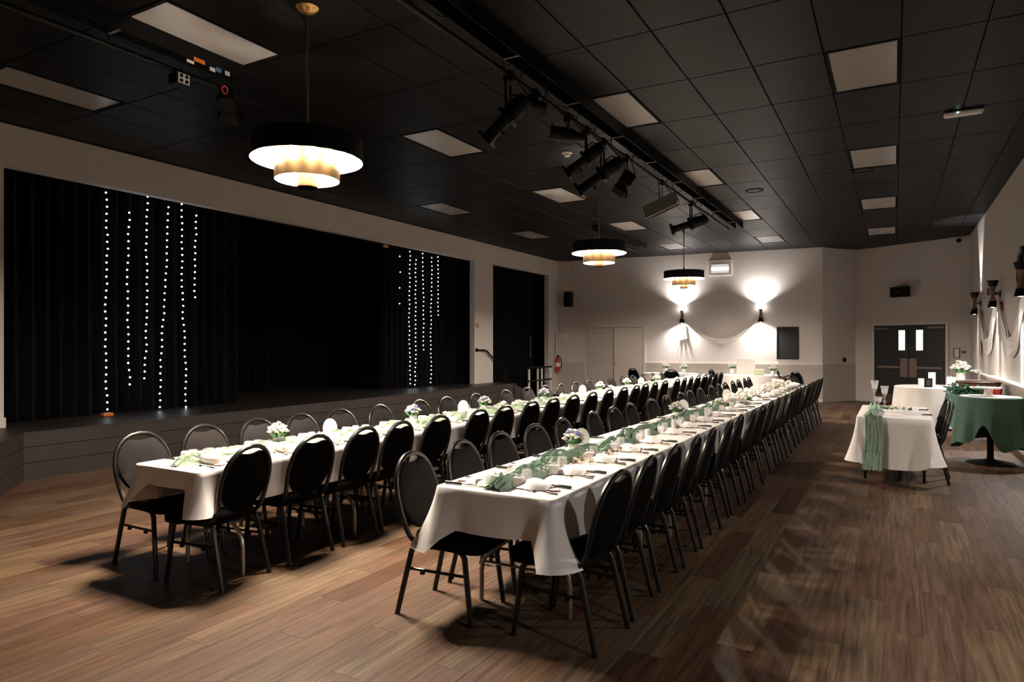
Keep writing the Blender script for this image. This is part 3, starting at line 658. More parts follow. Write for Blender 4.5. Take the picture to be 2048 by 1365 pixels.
# ------------------------------------------------------------------ chairs
def make_chair(label, loc, rz):
    t = thing('banquet_chair', label, 'chair', loc, rz, 'oval-back banquet chairs')
    def rail(pts, r=0.0125): return MB().tube(pts, r, 8)
    for s in (-1, 1):
        obj('leg', MB().tube([(s * 0.188, -0.15, 0.405), (s * 0.19, -0.18, 0.398), (s * 0.192, -0.195, 0.37), (s * 0.207, -0.285, 0.0)], [0.0145, 0.0165, 0.0172, 0.0155], 8), 'frame', t)
        obj('leg', MB().tube([(s * 0.188, 0.08, 0.405), (s * 0.19, 0.13, 0.398), (s * 0.192, 0.152, 0.37), (s * 0.205, 0.20, 0.0)], [0.0145, 0.0165, 0.0172, 0.0155], 8), 'frame', t)
        st = obj('stretcher', rail([(s * 0.196, -0.222, 0.27), (s * 0.196, 0.162, 0.27)], 0.009), 'frame', t)
        bm_ = MB()
        for y in (-0.12, 0.07): bm_.box((s * 0.196 - 0.009, y - 0.012, 0.245), (s * 0.196 + 0.009, y + 0.012, 0.262), 0.002)
        obj('bumper', bm_, 'rubber', st, smooth=False)
    obj('seat_frame', rail([(-0.188, -0.16, 0.405), (-0.188, 0.10, 0.405)]).tube([(0.188, -0.16, 0.405), (0.188, 0.10, 0.405)], 0.0125, 8).tube([(-0.188, 0.02, 0.400), (0.188, 0.02, 0.400)], 0.010, 8).tube([(-0.188, -0.14, 0.400), (0.188, -0.14, 0.400)], 0.010, 8), 'frame', t)
    # back hoop: one tube, up from the seat rail over the top and down again
    def yb(z): return -0.22 - 0.25 * max(0, z - 0.45)
    half = [(0.188, -0.05, 0.418), (0.190, -0.12, 0.418), (0.191, -0.18, 0.428), (0.192, -0.209, 0.455)]
    for z, x in ((0.50, 0.196), (0.56, 0.204), (0.62, 0.210), (0.68, 0.211), (0.74, 0.202), (0.79, 0.183), (0.83, 0.155), (0.865, 0.115), (0.888, 0.065)):
        half.append((x, yb(z), z))
    pts = half + [(0, yb(0.897), 0.897)] + [(-x, y, z) for x, y, z in reversed(half)]
    obj('back_frame', MB().tube(pts, 0.0155, 8), 'frame', t)
    # oval pad with a hand notch under the hoop
    def pad(yo0, yo1, sc, sc2):
        m = MB(); n = 36; rings = []
        def loop(k, yo):
            r = []
            for i in range(n):
                a = 2 * pi * i / n; x = 0.198 * k * cos(a); z = 0.672 + 0.212 * k * sin(a)
                if sin(a) > 0.3 and abs(x) < 0.085: z -= 0.040 * (cos(x / 0.085 * pi / 2)) ** 0.8
                r.append((x, yb(z) + yo, z))
            return r
        vs = loop(sc2 * 0.55, yo0) + loop(sc2, yo0 * 0.85 + yo1 * 0.15) + loop(1, yo0 * 0.5 + yo1 * 0.5) + loop(sc, yo1)
        fs = []
        for k in range(3):
            for i in range(n): fs.append((k * n + i, k * n + (i + 1) % n, (k + 1) * n + (i + 1) % n, (k + 1) * n + i))
        vs.append((0, yb(0.67) + yo0, 0.67)); vs.append((0, yb(0.67) + yo1, 0.67))
        for i in range(n):
            fs.append((4 * n, (i + 1) % n, i)); fs.append((4 * n + 1, 3 * n + i, 3 * n + (i + 1) % n))
        return m.add(vs, fs)
    obj('backrest', pad(0.026, 0.0, 0.99, 0.95), 'back', t)
    obj('back_shell', pad(-0.014, 0.0, 0.985, 0.96), 'shell', t)
    m = MB(); n = 32; vs = []; fs = []
    def sl(k, z, dy=0.0):
        for i in range(n):
            a = 2 * pi * i / n; c, s = cos(a), sin(a); e = 0.42
            x = abs(c) ** e * (1 if c > 0 else -1); y = abs(s) ** e * (1 if s > 0 else -1)
            wdt = 0.200 + 0.034 * (y + 1) / 2
            vs.append((x * wdt * k, 0.022 + y * 0.225 * k + dy, z - 0.016 * max(0, y) ** 4))
    L_ = [(0.92, 0.398), (0.985, 0.404), (1.01, 0.424), (1.01, 0.455), (0.98, 0.476), (0.90, 0.490), (0.6, 0.499), (0.25, 0.502)]
    for k, z in L_: sl(k, z)
    for k in range(len(L_) - 1):
        for i in range(n): fs.append((k * n + i, k * n + (i + 1) % n, (k + 1) * n + (i + 1) % n, (k + 1) * n + i))
    fs.append(tuple(range(n - 1, -1, -1))); fs.append(tuple(range((len(L_) - 1) * n, len(L_) * n)))
    obj('seat', m.add(vs, fs), 'seat', t, ang=60)
    return t
CHAIR = None
def chair(label, x, y, rz):
    global CHAIR
    if CHAIR is None:
        CHAIR = make_chair(label, (x, y, 0), rz); return CHAIR
    t = copy_tree(CHAIR); t.location = (x, y, 0); t.rotation_euler = (0, 0, rz); t['label'] = label
    return t

RR = [3.34, 3.83, 4.35, 4.87, 5.38, 6.02, 6.57, 7.13, 7.75, 8.42, 8.96, 9.5, 10.2, 10.85, 11.3, 11.8, 12.35, 12.85, 13.3, 13.72, 14.2, 14.72]
RL = [3.30, 3.86, 4.37, 4.91, 5.48, 6.17, 6.71, 7.27, 7.94, 8.62, 9.26, 9.79, 10.36, 11.05, 11.62, 12.12, 12.7, 13.3, 13.84, 14.35]
LR = [2.95, 3.56, 4.07, 4.54, 5.12, 5.8, 6.31, 6.97, 7.51, 8.11, 8.75, 9.4, 10.01, 10.57, 11.09, 11.6, 12.2, 12.98, 13.49, 14.04, 14.61, 15.2, 15.75, 16.3, 16.85]
LL = [3.02, 3.56, 4.09, 4.60, 5.10, 5.73, 6.45, 7.0, 7.7, 8.48, 9.15, 9.78, 10.35, 10.95, 11.5, 12.1, 12.66, 13.39, 13.95, 14.64, 15.39, 16.05]
XRR, XRL, XLR, XLL = -1.575, -2.25, -3.985, -4.60
for xs, ys, rz, side in ((XRR, RR, pi / 2, 'right side of right table'), (XRL, RL, -pi / 2, 'left side of right table'),
                         (XLR, LR, pi / 2, 'right side of left table'), (XLL, LL, -pi / 2, 'stage side of left table')):
    for k, y in enumerate(ys):
        r2 = random.Random(int(y * 100) + int(xs * 10))
        dz = r2.uniform(-0.07, 0.07); xs_ = 0.0
        if side.startswith('right side of left') and k == 0: dz = 0.13; xs_ = 0.012
        if side.startswith('left side of right') and k == 0: dz = 0.08
        lab = 'black oval-back banquet chair nearest the camera on the %s' % side if k == 0 else ('black oval-back banquet chair, %s from near end, %s' % (ORD[k], side) if k < len(ys) - 1 else 'black oval-back banquet chair at the far end of the %s' % side)
        chair(lab, xs + xs_ + r2.uniform(-0.012, 0.012), y, rz + dz)
for x, y, rz, lab in ((-1.93, 15.25, pi + 0.1, 'black oval-back chair facing us at the far head of the right table'), (-2.35, 18.95, -pi / 2 + 0.25, 'black oval-back chair seen edge-on before the back wall right of the far table'), (-1.95, 18.55, -0.75, 'black oval-back chair seen from behind near the angled back corner'),
                      (-6.35, 18.75, -0.5, 'black oval-back chair left of the far white table by the cream doors'), (-5.25, 18.15, 0.15, 'black oval-back chair with its back to us before the far table'),
                      (-4.72, 18.95, pi / 2 + 0.2, 'black oval-back chair right of the far white table by the swag'), (-4.05, 18.75, -0.9, 'black oval-back chair left of the far round table under the swag'),
                      (0.25, 9.80, pi / 2 + 0.1, 'farther black chair at the right side of the gift table'), (0.26, 9.12, pi / 2 - 0.06, 'nearer black chair at the right side of the gift table')):
    chair(lab, x, y, rz)

# ------------------------------------------------------------------ tables and cloths
ZT = 0.752
def rect_perim(x0, y0, x1, y1, step=0.055, r=0.03):
    P = []
    for (ax, ay, bx, by, nx, ny, sd) in ((x0 + r, y0, x1 - r, y0, 0, -1, 0), (x1, y0 + r, x1, y1 - r, 1, 0, 1), (x1 - r, y1, x0 + r, y1, 0, 1, 2), (x0, y1 - r, x0, y0 + r, -1, 0, 3)):
        l = math.hypot(bx - ax, by - ay); n = max(2, int(l / step))
        for i in range(n + 1):
            u = i / n; P.append((ax + (bx - ax) * u, ay + (by - ay) * u, nx, ny, sd, min(u, 1 - u) * l, 1 if u > 0.5 else -1))
        a0 = atan2(ny, nx)
        cx, cy = bx - nx * r, by - ny * r
        for k in (1, 2, 3):
            a = a0 + pi / 2 * k / 4; P.append((cx + r * cos(a), cy + r * sin(a), cos(a), sin(a), sd + 0.5, 0.0, 0))
    return P
def cloth_rect(x0, y0, x1, y1, z, drops, corner=0.36, flare=0.045, rip=0.008, seed=0, rings=8, cornerflare=0.10):
    P = rect_perim(x0, y0, x1, y1); n = len(P); vs = []; fs = []
    x0i = 0.02
    def at(k): return P[k % n]
    for q in range(rings + 3):
        for i, (x, y, nx, ny, sd, dc, sg) in enumerate(P):
            d = drops[int(sd) % 4]
            if sd % 1: d = (drops[int(sd) % 4] + drops[(int(sd) + 1) % 4]) / 2
            both = (drops[int(sd) % 4] > 0.02) and (drops[(int(sd) + (1 if sg >= 0 else 3)) % 4] > 0.02)
            cf = exp(-(dc / 0.06) ** 2) if both else 0.0; pn = exp(-((dc - 0.13) / 0.05) ** 2) if both else 0.0
            dd = d + (corner - d) * cf
            s = i * 0.055
            rp = rip * (sin(s * 9 + seed) + 0.7 * sin(s * 21 + seed * 2.1) + noise.noise(Vector((s * 2.2, seed, 0))) * 1.6)
            if q == 0: vs.append((x - nx * 0.02, y - ny * 0.02, z)); continue
            if q == 1: vs.append((x - nx * 0.004, y - ny * 0.004, z - 0.002)); continue
            t = (q - 2) / rings
            o = 0.004 + (flare + cornerflare * cf - (0.25 if int(sd) % 2 == 0 else 0.6) * (cornerflare + flare) * pn) * t * (0.4 + 0.6 * t) + rp * t
            if d < 0.02: o = 0.001
            vs.append((x + nx * o, y + ny * o, z - 0.008 - (dd - 0.008) * t))
    for q in range(rings + 2):
        for i in range(n):
            fs.append((q * n + i, q * n + (i + 1) % n, (q + 1) * n + (i + 1) % n, (q + 1) * n + i))
    fs = [f[::-1] for f in fs]
    fs.append(tuple(range(n)))
    m = MB(); m.add(vs, fs)
    return m
def folding_table(label, cx, cy, wx, ly, first={}):
    key = (wx, ly)
    if key in first:
        t = copy_tree(first[key]); t.location = (cx, cy, 0); t['label'] = label; return t
    t = first[key] = thing('folding_table', label, 'table', (cx, cy, 0), 0, 'folding tables under white cloths')
    obj('tabletop', MB().box((-wx / 2, -ly / 2, ZT - 0.04), (wx / 2, ly / 2, ZT), 0.006), 'tablelaminate', t, smooth=False)
    for sy in (-1, 1):
        y = sy * (ly / 2 - 0.36)
        for sx in (-1, 1):
            obj('leg', MB().tube([(sx * 0.06, y, ZT - 0.05), (sx * 0.07, y, 0.46), (sx * 0.10, y, 0.40), (sx * 0.24, y, 0.30), (sx * 0.285, y, 0.24), (sx * 0.295, y, 0.18), (sx * 0.295, y, 0.0)], 0.0145, 8), 'steel', t)
        obj('crossbar', MB().tube([(-0.285, y, 0.24), (0.285, y, 0.24)], 0.008, 6), 'steel', t)
        obj('brace', MB().tube([(0, y - sy * 0.02, 0.5), (0, y - sy * 0.4, ZT - 0.05)], 0.008, 6), 'steel', t)
    return t
CT = ZT + 0.007
rows = (('right', -2.27, -1.52, 3.12, 14.85, 6, 0.235, 0.305), ('left', -4.46, -3.79, 2.70, 17.25, 8, 0.125, 0.262))
for nm, x0, x1, y0, y1, n, de, ds in rows:
    ly = (y1 - y0) / n
    for k in range(n):
        a = y0 + k * ly
        pos = 'nearest the camera' if k == 0 else ('at the far end' if k == n - 1 else '%s from near end' % ORD[k])
        folding_table('white-clothed folding table, %s of the long %s row' % (pos, nm), (x0 + x1) / 2, a + ly / 2, round(x1 - x0 - 0.03, 3), round(ly - 0.015, 3))
        dr = (de if k == 0 else 0.006, ds, de if k == n - 1 else 0.006, ds)
        m = cloth_rect(x0, a, x1, a + ly, CT, dr, corner=0.345 if nm == 'right' else 0.28, flare=0.022 if nm == 'right' else 0.002, rip=0.008 if nm == 'right' else 0.004, seed=k * 1.7 + (5 if nm == 'left' else 0), cornerflare=0.12 if nm == 'right' else 0.09)
        tag(obj('tablecloth', m, 'cloth', smooth=True, ang=60), 'white tablecloth on the table %s of the long %s row' % (pos, nm), 'tablecloth', 'white tablecloths on the long rows')

# ------------------------------------------------------------------ gauze runners
def runner(y0, y1, xc, wid, hgt, seed, dang=None, zb=CT):
    m = MB(); st = 0.014; n = int((y1 - y0) / st); k = 27; vs = []; fs = []
    for i in range(n + 1):
        y = y0 + i * st; c = xc + 0.05 * noise.noise(Vector((y * 1.1, seed, 0))) + 0.02 * sin(y * 4 + seed)
        wv = wid * (0.75 + 0.5 * noise.noise(Vector((y * 2.3, seed + 3, 1))))
        en = min(1, (i + 2) / 6, (n - i + 2) / 6)
        bunch = 0.65 + 0.6 * noise.noise(Vector((y * 3.1, seed + 9, 2)))
        for j in range(k):
            v = j / (k - 1) * 2 - 1
            env = max(0.0, 1 - abs(v) ** 2.2) ** 0.6
            tw = y * 2.6 + 1.5 * noise.noise(Vector((y * 1.7, seed, 4)))
            fo = 0.5 + 0.5 * sin(v * 7.5 + tw * 2.2 + 3 * noise.noise(Vector((v * 1.5, y * 4, seed))))
            fine = noise.noise(Vector((v * 7, y * 14, seed)))
            f2 = sin(v * 21 + tw * 5 + 4 * noise.noise(Vector((v * 2, y * 5, seed + 2))))
            h = env * en * hgt * (0.3 + bunch * (0.3 + 0.5 * fo + 0.17 * f2) + 0.2 * fine)
            vs.append((c + v * wv * 0.5 * (0.7 + 0.3 * en) + 0.012 * fine, y + 0.02 * noise.noise(Vector((v * 3, y * 6, seed + 1))), zb + 0.002 + max(0.0, h)))
    for i in range(n):
        for j in range(k - 1): fs.append((i * k + j, i * k + j + 1, (i + 1) * k + j + 1, (i + 1) * k + j))
    return m.add(vs, fs)
tag(obj('table_runner', runner(3.15, 9.6, -1.93, 0.21, 0.095, 1.0), 'green'), 'scrunched sage green gauze runner down the middle of the right table', 'table runner')
tag(obj('table_runner', runner(2.74, 14.5, -4.10, 0.20, 0.085, 4.0), 'palegreen'), 'pale sage gauze runner down the middle of the left table', 'table runner')

# ------------------------------------------------------------------ place settings (built once facing +X, then copied)
def proto(name, build, cat, group):
    state = {}
    def make(label, x, y, z, rz, s=1.0):
        if 'o' not in state:
            state['o'] = build(name); o = state['o']; tag(o, label, cat, group)
        else:
            o = copy_tree(state['o'])
        o.location = (x, y, z); o.rotation_euler = (0, 0, rz); o['label'] = label
        if s != 1.0: o.scale = (s, s, s)
        return o
    return make
def e_root(name):
    o = D.objects.new(name, None); C.objects.link(o); o.empty_display_size = 0.05; return o
def b_knife(n):
    r = e_root(n)       # handle towards -X (the diner), blade to +X
    obj('handle', MB().tube([(-0.115, 0, 0.008), (-0.11, 0, 0.008), (-0.06, 0, 0.009), (-0.005, 0, 0.007), (0.0, 0, 0.007)], [0.004, 0.009, 0.0085, 0.0075, 0.004], 8), 'blackhandle', r)
    obj('blade', MB().add([(0, -0.006, 0.005), (0.09, -0.009, 0.004), (0.115, 0.002, 0.004), (0.09, 0.006, 0.004), (0, 0.006, 0.005), (0, -0.006, 0.008), (0.09, -0.009, 0.0055), (0.115, 0.002, 0.005), (0.09, 0.006, 0.0065), (0, 0.006, 0.008)],
        [(4, 3, 2, 1, 0), (5, 6, 7, 8, 9), (0, 1, 6, 5), (1, 2, 7, 6), (2, 3, 8, 7), (3, 4, 9, 8), (4, 0, 5, 9)]), 'cutlery', r, smooth=False)
    return r
def b_fork(n):
    m = MB().tube([(-0.10, 0, 0.003), (-0.06, 0, 0.004), (0.0, 0, 0.009), (0.03, 0, 0.006), (0.045, 0, 0.004)], [0.0055, 0.0045, 0.0028, 0.004, 0.009], 6)
    for k in range(4): m.tube([(0.045, -0.0085 + k * 0.0057, 0.004), (0.07, -0.0095 + k * 0.0063, 0.003), (0.095, -0.0085 + k * 0.0057, 0.008)], 0.0016, 5)
    return obj(n, m, 'cutlery')
def b_napkin(n):
    r = e_root(n); m = MB(); vs = []; fs = []; N_, K = 14, 10
    for i in range(N_ + 1):
        u = i / N_
        for j in range(K + 1):
            v = j / K * 2 - 1
            wv = 0.085 * (1 - 0.45 * abs(u - 0.42) ** 1.4 * 2)
            h = (0.042 * sin(pi * min(1, u * 1.05)) ** 0.7) * (1 - abs(v) ** 3) + 0.006 * noise.noise(Vector((u * 6, v * 4, 2)))
            if u > 0.72: h += 0.022 * (u - 0.72) / 0.28 * (1 - v * v)
            vs.append((-0.095 + 0.19 * u, v * wv + 0.008 * sin(u * 8), 0.004 + max(0, h)))
    for i in range(N_):
        for j in range(K): fs.append((i * (K + 1) + j, (i + 1) * (K + 1) + j, (i + 1) * (K + 1) + j + 1, i * (K + 1) + j + 1))
    obj('fold', m.add(vs, fs), 'napkin', r)
    m = MB(); vs = []; fs = []                                     # loose upper flap standing up at the runner side
    for i in range(9):
        u = i / 8
        for j in range(7):
            v = j / 6 * 2 - 1
            vs.append((0.03 - 0.115 * u, v * 0.062 * (1 - 0.75 * u) + 0.014, 0.043 + 0.016 * sin(u * pi * 0.8) - 0.034 * u * u - 0.014 * v * v))
    for i in range(8):
        for j in range(6): fs.append((i * 7 + j, (i + 1) * 7 + j, (i + 1) * 7 + j + 1, i * 7 + j + 1))
    obj('flap', m.add(vs, fs), 'napkin', r)
    return r
def b_roll(n):
    r = e_root(n)
    obj('fold', MB().tube([(-0.11, 0, 0.026), (-0.10, 0, 0.028), (-0.03, 0.004, 0.029), (0.0, 0.003, 0.024), (0.03, 0.004, 0.030), (0.10, 0.01, 0.034), (0.112, 0.01, 0.034)], [0.008, 0.026, 0.028, 0.0235, 0.028, 0.030, 0.010], 12), 'napkin', r)
    obj('band', MB().openlathe([(0.027, -0.012), (0.0245, 0), (0.027, 0.012)], 14).xf(Matrix.Translation((0, 0.003, 0.0255)) @ Matrix.Rotation(pi / 2, 4, 'Y')), 'card', r)
    return r
def b_box(n):
    r = e_root(n); h = 0.056
    obj('carton', MB().box((-0.027, -0.027, 0), (0.027, 0.027, h), 0.002), 'card', r, smooth=False)
    obj('flap', MB().box((-0.0275, -0.004, 0), (-0.0268, 0.004, h), 0).box((-0.02, -0.004, h), (0.02, 0.004, h + 0.002)), 'ceramic', r, smooth=False)
    b = MB()
    for s in (-1, 1): b.tube([(0, 0, h + 0.003), (s * 0.012, 0.002, h + 0.016), (s * 0.024, 0, h + 0.014), (s * 0.016, -0.002, h + 0.004), (0, 0, h + 0.003)], 0.0032, 6)
    obj('bow', b, 'ceramic', r); return r
def b_glass(n):
    m = MB(); pr = [(0.036, 0.0), (0.035, 0.002), (0.030, 0.075), (0.027, 0.084), (0.001, 0.086)]
    m.openlathe(pr + [(0.001, 0.079), (0.026, 0.077), (0.028, 0.07), (0.033, 0.003), (0.036, 0.0)], 16)
    return obj(n, m, 'glass')
def b_coaster(n):
    r = e_root(n); p = []
    for i in range(4):
        a = pi / 4 + i * pi / 2; p.append((0.036 * cos(a), 0.036 * sin(a)))
    obj('edge', MB().prism(p, 0, 0.006), 'cookie_edge', r, smooth=False); obj('icing', MB().prism([(x * 0.97, y * 0.97) for x, y in p], 0.006, 0.0085), 'cookie', r, smooth=False)
    return r
def b_tag(n): return obj(n, MB().box((-0.024, -0.014, 0), (0.024, 0.014, 0.0015)), 'pinkcard', smooth=False)
MK = dict(knife=proto('table_knife', b_knife, 'knife', 'black-handled table knives'), fork=proto('table_fork', b_fork, 'fork', 'table forks'),
          napkin=proto('folded_napkin', b_napkin, 'napkin', 'folded napkins'), roll=proto('rolled_napkin', b_roll, 'napkin', 'rolled napkins'),
          box=proto('favour_box', b_box, 'favour box', 'white favour boxes'), glass=proto('tumbler', b_glass, 'glass', 'upturned tumblers'),
          coaster=proto('name_cookie', b_coaster, 'cookie', 'square cookies'), tag=proto('place_tag', b_tag, 'tag', 'pink place tags'))
def setting(x_edge, y, face, side, k, n, rolled, full):
    # face = +1: the diner sits at -X looking to +X; -1: sits at +X looking to -X
    z = CT + 0.002
    r2 = random.Random(k * 31 + int(x_edge * 100))
    def pl(dx, dy): return x_edge + face * (dx + r2.uniform(-0.008, 0.008)), y + face * (-dy) + r2.uniform(-0.01, 0.01)
    rz = 0 if face > 0 else pi
    w_ = ('at the place nearest the camera, %s' % side) if k == 0 else ('at the far end place, %s' % side if k == n - 1 else 'at the %s place from near end, %s' % (ORD[k], side))
    a = lambda: rz + r2.uniform(-0.09, 0.09)
    x_, y_ = pl(0.125, 0.09); MK['knife']('black-handled table knife ' + w_, x_, y_, z, a())
    x_, y_ = pl(0.115, -0.10); MK['fork']('steel table fork ' + w_, x_, y_, z, a())
    x_, y_ = pl(0.205, 0.0)
    if rolled: MK['roll']('white rolled napkin ' + w_, x_, y_, z, a() + r2.uniform(-0.3, 0.3))
    else: MK['napkin']('white folded napkin ' + w_, x_, y_, z, a() + pi)
    if full:
        x_, y_ = pl(0.075, -0.015); MK['coaster']('brown-edged square cookie ' + w_, x_, y_, z, a() + 0.4)
        x_, y_ = pl(0.105, 0.015); MK['tag']('pink place tag ' + w_, x_, y_, z, a() + 0.3)
    x_, y_ = pl(0.295, -0.055 if k % 2 else -0.02); MK['box']('white bow-tied favour box ' + w_, x_, y_, z, a() + 0.2)
    if k % 2 == 0 or full:
        x_, y_ = pl(0.305, 0.085); MK['glass']('upturned clear tumbler ' + w_, x_, y_, z, a())
for xe, ys, face, side, rolled in ((-1.53, RR, -1, 'right side of right table', False), (-2.26, RL, 1, 'left side of right table', False), (-3.80, LR, -1, 'right side of left table', True), (-4.45, LL, 1, 'stage side of left table', True)):
    for k, y in enumerate(ys):
        if y > 14.7 and xe > -3: y -= 0.12
        setting(xe, y - 0.02, face, side, k, len(ys), rolled, full=(k < 9))

# ------------------------------------------------------------------ flowers, cards, petals on the long tables
def bloom(m, c, r, seed):
    rr_ = random.Random(seed)
    m.ball(c, r * 0.62, 7, 4)
    for q in range(6):
        a = 2 * pi * q / 6 + rr_.uniform(-0.3, 0.3)
        m.ball((c[0] + cos(a) * r * 0.6, c[1] + sin(a) * r * 0.6, c[2] - r * 0.1 + rr_.uniform(-0.15, 0.2) * r), r * 0.5, 6, 4, (1, 1, 0.7))
bloom_me = {}
for nm, mt in (('w', 'rose'), ('b', 'blue'), ('p', 'blush')):
    m = MB(); bloom(m, (0, 0, 0), 0.03, 3); bloom_me[nm] = m.mesh('blossom'); bloom_me[nm].materials.append(M[mt])
def leaf_mesh(L=0.07, W=0.03):
    vs = []; fs = []
    for i in range(5):
        u = i / 4; ww = W * sin(pi * (0.08 + 0.9 * u)) * 0.5
        vs += [(-ww, 0, L * u), (0, 0.008 * sin(pi * u) + 0.01, L * u), (ww, 0, L * u)]
    for i in range(4):
        for j in range(2): fs.append((i * 3 + j, i * 3 + j + 1, i * 3 + j + 4, i * 3 + j + 3))
    me = MB().add(vs, fs).mesh('leaf'); me.materials.append(M['leaf']); return me
LEAF = leaf_mesh(); LEAF2 = leaf_mesh(0.09, 0.045); LEAF2.materials[0] = M['darkleaf']
def child(me, name, par, loc, rot=(0, 0, 0), s=1.0):
    o = D.objects.new(name, me); C.objects.link(o); o.parent = par; o.location = loc; o.rotation_euler = rot; o.scale = (s, s, s); return o
def bouquet(label, x, y, z, kind, n=28, s=1.0, vh=0.09, vr=0.038, group='small vases of flowers', vm='ceramic'):
    r2 = random.Random(int(x * 1000) + int(y * 100))
    t = thing('flower_vase', label, 'flower vase', (x, y, z), r2.uniform(0, 6), group); t.scale = (s, s, s)
    obj('vase', MB().openlathe([(0.001, 0.0), (vr * 0.75, 0.0), (vr * 0.8, 0.01), (vr, vh * 0.6), (vr, vh), (vr * 0.9, vh), (vr * 0.85, vh * 0.5), (0.001, vh * 0.3)], 16), vm, t)
    for i in range(n):
        a = i * 2.4; q = sqrt((i + 0.5) / n); rad = 0.075 * q
        h = vh + 0.035 + 0.065 * (1 - q * q) + r2.uniform(-0.008, 0.012)
        k = kind[i % len(kind)]
        child(bloom_me[k], 'blossom', t, (rad * cos(a), rad * sin(a), h), (r2.uniform(-0.4, 0.4), r2.uniform(-0.4, 0.4), a), r2.uniform(0.42, 0.72))
    for i in range(7):
        a = i * 0.9 + r2.uniform(-0.2, 0.2)
        child(LEAF, 'leaf', t, (0.02 * cos(a), 0.02 * sin(a), vh - 0.005), (1.0 * sin(a) * -1, 1.0 * cos(a), a), r2.uniform(0.9, 1.3))
    return t
zt = CT + 0.002
for (x, y, kd, lab) in ((-2.0, 4.42, 'wwbwbp', 'vase of white and blue flowers near the oval card on the right table'), (-2.0, 7.05, 'wwbwpw', 'vase of white and blue flowers halfway along the green runner, right table'),
                        (-4.12, 3.62, 'wwwww', 'vase of white flowers nearest the camera on the left table'), (-4.22, 5.42, 'wwwwb', 'vase of white flowers beside the orange-based glass, left table'),
                        (-4.2, 6.75, 'wwwbw', 'vase of white and blue flowers past the second oval card, left table'), (-4.2, 8.3, 'wwbww', 'pale flower vase just before the third oval card, left table'),
                        (-4.2, 10.35, 'wwww', 'white flower vase just past the third oval card, left table'), (-4.2, 11.6, 'wwww', 'white flower vase before the fourth oval card, left table'), (-4.15, 13.2, 'wwww', 'white flower vase just past the fourth oval card, left table')):
    bouquet(lab, x, y, zt, kd)
oval = None
for (x, y, lab) in ((-2.06, 4.70, 'white oval table card beside the blue flowers on the right table'), (-2.12, 7.75, 'white oval table card past the second vase on the right table'), (-2.08, 9.9, 'white oval table card at the end of the green runner, right table'),
                    (-4.2, 4.25, 'white oval table card nearest the camera on the left table'), (-4.28, 6.42, 'second white oval table card from the near end, left table'),
                    (-4.3, 9.85, 'third white oval table card from the near end, left table'), (-4.3, 12.7, 'fourth white oval table card from the near end, left table')):
    if oval is None:
        t = oval = thing('oval_card', lab, 'table card', (x, y, zt), 0.45, 'oval table cards')
        m = MB(); n = 24; f = [(0.062 * cos(2 * pi * i / n), 0.085 + 0.082 * sin(2 * pi * i / n)) for i in range(n)]
        m.add([(a, -0.003, b) for a, b in f] + [(a, 0.003, b) for a, b in f], [tuple(range(n)), tuple(range(2 * n - 1, n - 1, -1))] + [(i, n + i, n + (i + 1) % n, (i + 1) % n) for i in range(n)])
        obj('panel', m, 'card', t); obj('stand', MB().box((-0.035, -0.016, 0), (0.035, 0.016, 0.014), 0.003), 'wood' if False else 'ceramic', t, smooth=False)
        b = MB()
        for i in range(3): b.tube([(-0.02 + 0.012 * i, -0.0045, 0.05 + 0.007 * sin(i * 2)), (-0.014 + 0.012 * i, -0.0045, 0.066), (-0.009 + 0.012 * i, -0.0045, 0.052)], 0.0012, 4)
        obj('script_mark', b, 'ink', t)
    else:
        t = copy_tree(oval); t.location = (x, y, zt); t['label'] = lab
t = thing('petal_scatter', 'scatter of cream dried petals along the right table runner', 'petals', (-1.95, 4.1, zt)); t['kind'] = 'stuff'
r2 = random.Random(5); m = MB()
for i in range(420):
    c = r2.choice((-0.45, 0.15, 0.5, 2.4, 3.1)); m.ball((r2.gauss(0.02 + 0.05 * sin(c * 5), 0.075), c + r2.gauss(0, 0.14), 0.006 + abs(r2.gauss(0, 0.016))), r2.uniform(0.008, 0.014), 5, 3, (1.4, 1, 0.5))
obj('petal', m, 'blush', t)
r2 = random.Random(9)
for k in range(46):                                           # dense cream roses over the far half of the right table
    y = 8.9 + k * 0.125; x = -1.93 + r2.uniform(-0.13, 0.13)
    nb = r2.randint(3, 5)
    t = thing('rose_bunch', 'cream rose bunch on far right table, %s' % ('%s from the near end' % ORD[k] if k < 23 else '%s from the far end' % ORD[45 - k]), 'roses', (x, y, zt), r2.uniform(0, 6), 'cream roses on the far right table')
    for i in range(nb):
        a = i * 2 * pi / nb; child(bloom_me['w'], 'blossom', t, (0.055 * cos(a), 0.055 * sin(a), 0.035 + r2.uniform(0, 0.07)), (r2.uniform(-0.5, 0.5), r2.uniform(-0.5, 0.5), a), r2.uniform(1.1, 1.7))
    for i in range(3):
        a = r2.uniform(0, 6.28); child(LEAF, 'leaf', t, (0.05 * cos(a), 0.05 * sin(a), 0.012), (-1.3 * sin(a), 1.3 * cos(a), a), 1.2)
r2 = random.Random(12)
for k in range(26):                                           # small white blossoms along the left table
    y = 5.9 + k * 0.42; x = -4.12 + r2.uniform(-0.1, 0.1)
    t = thing('blossom_sprig', 'small white blossom sprig on the left table runner, %s from near end' % ORD[k], 'blossoms', (x, y, zt + 0.03), r2.uniform(0, 6), 'white sprigs on the left runner')
    for i in range(3):
        a = i * 2.1; child(bloom_me['w'], 'blossom', t, (0.035 * cos(a), 0.035 * sin(a), 0.03 + r2.uniform(0, 0.03)), (0, 0, a), r2.uniform(0.8, 1.2))
    child(LEAF, 'leaf', t, (0, 0, 0.0), (1.2, 0.3, 0), 1.0)
t = thing('amber_votive', 'glass votive with orange base beside white flowers, left table', 'votive', (-4.10, 5.58, zt))
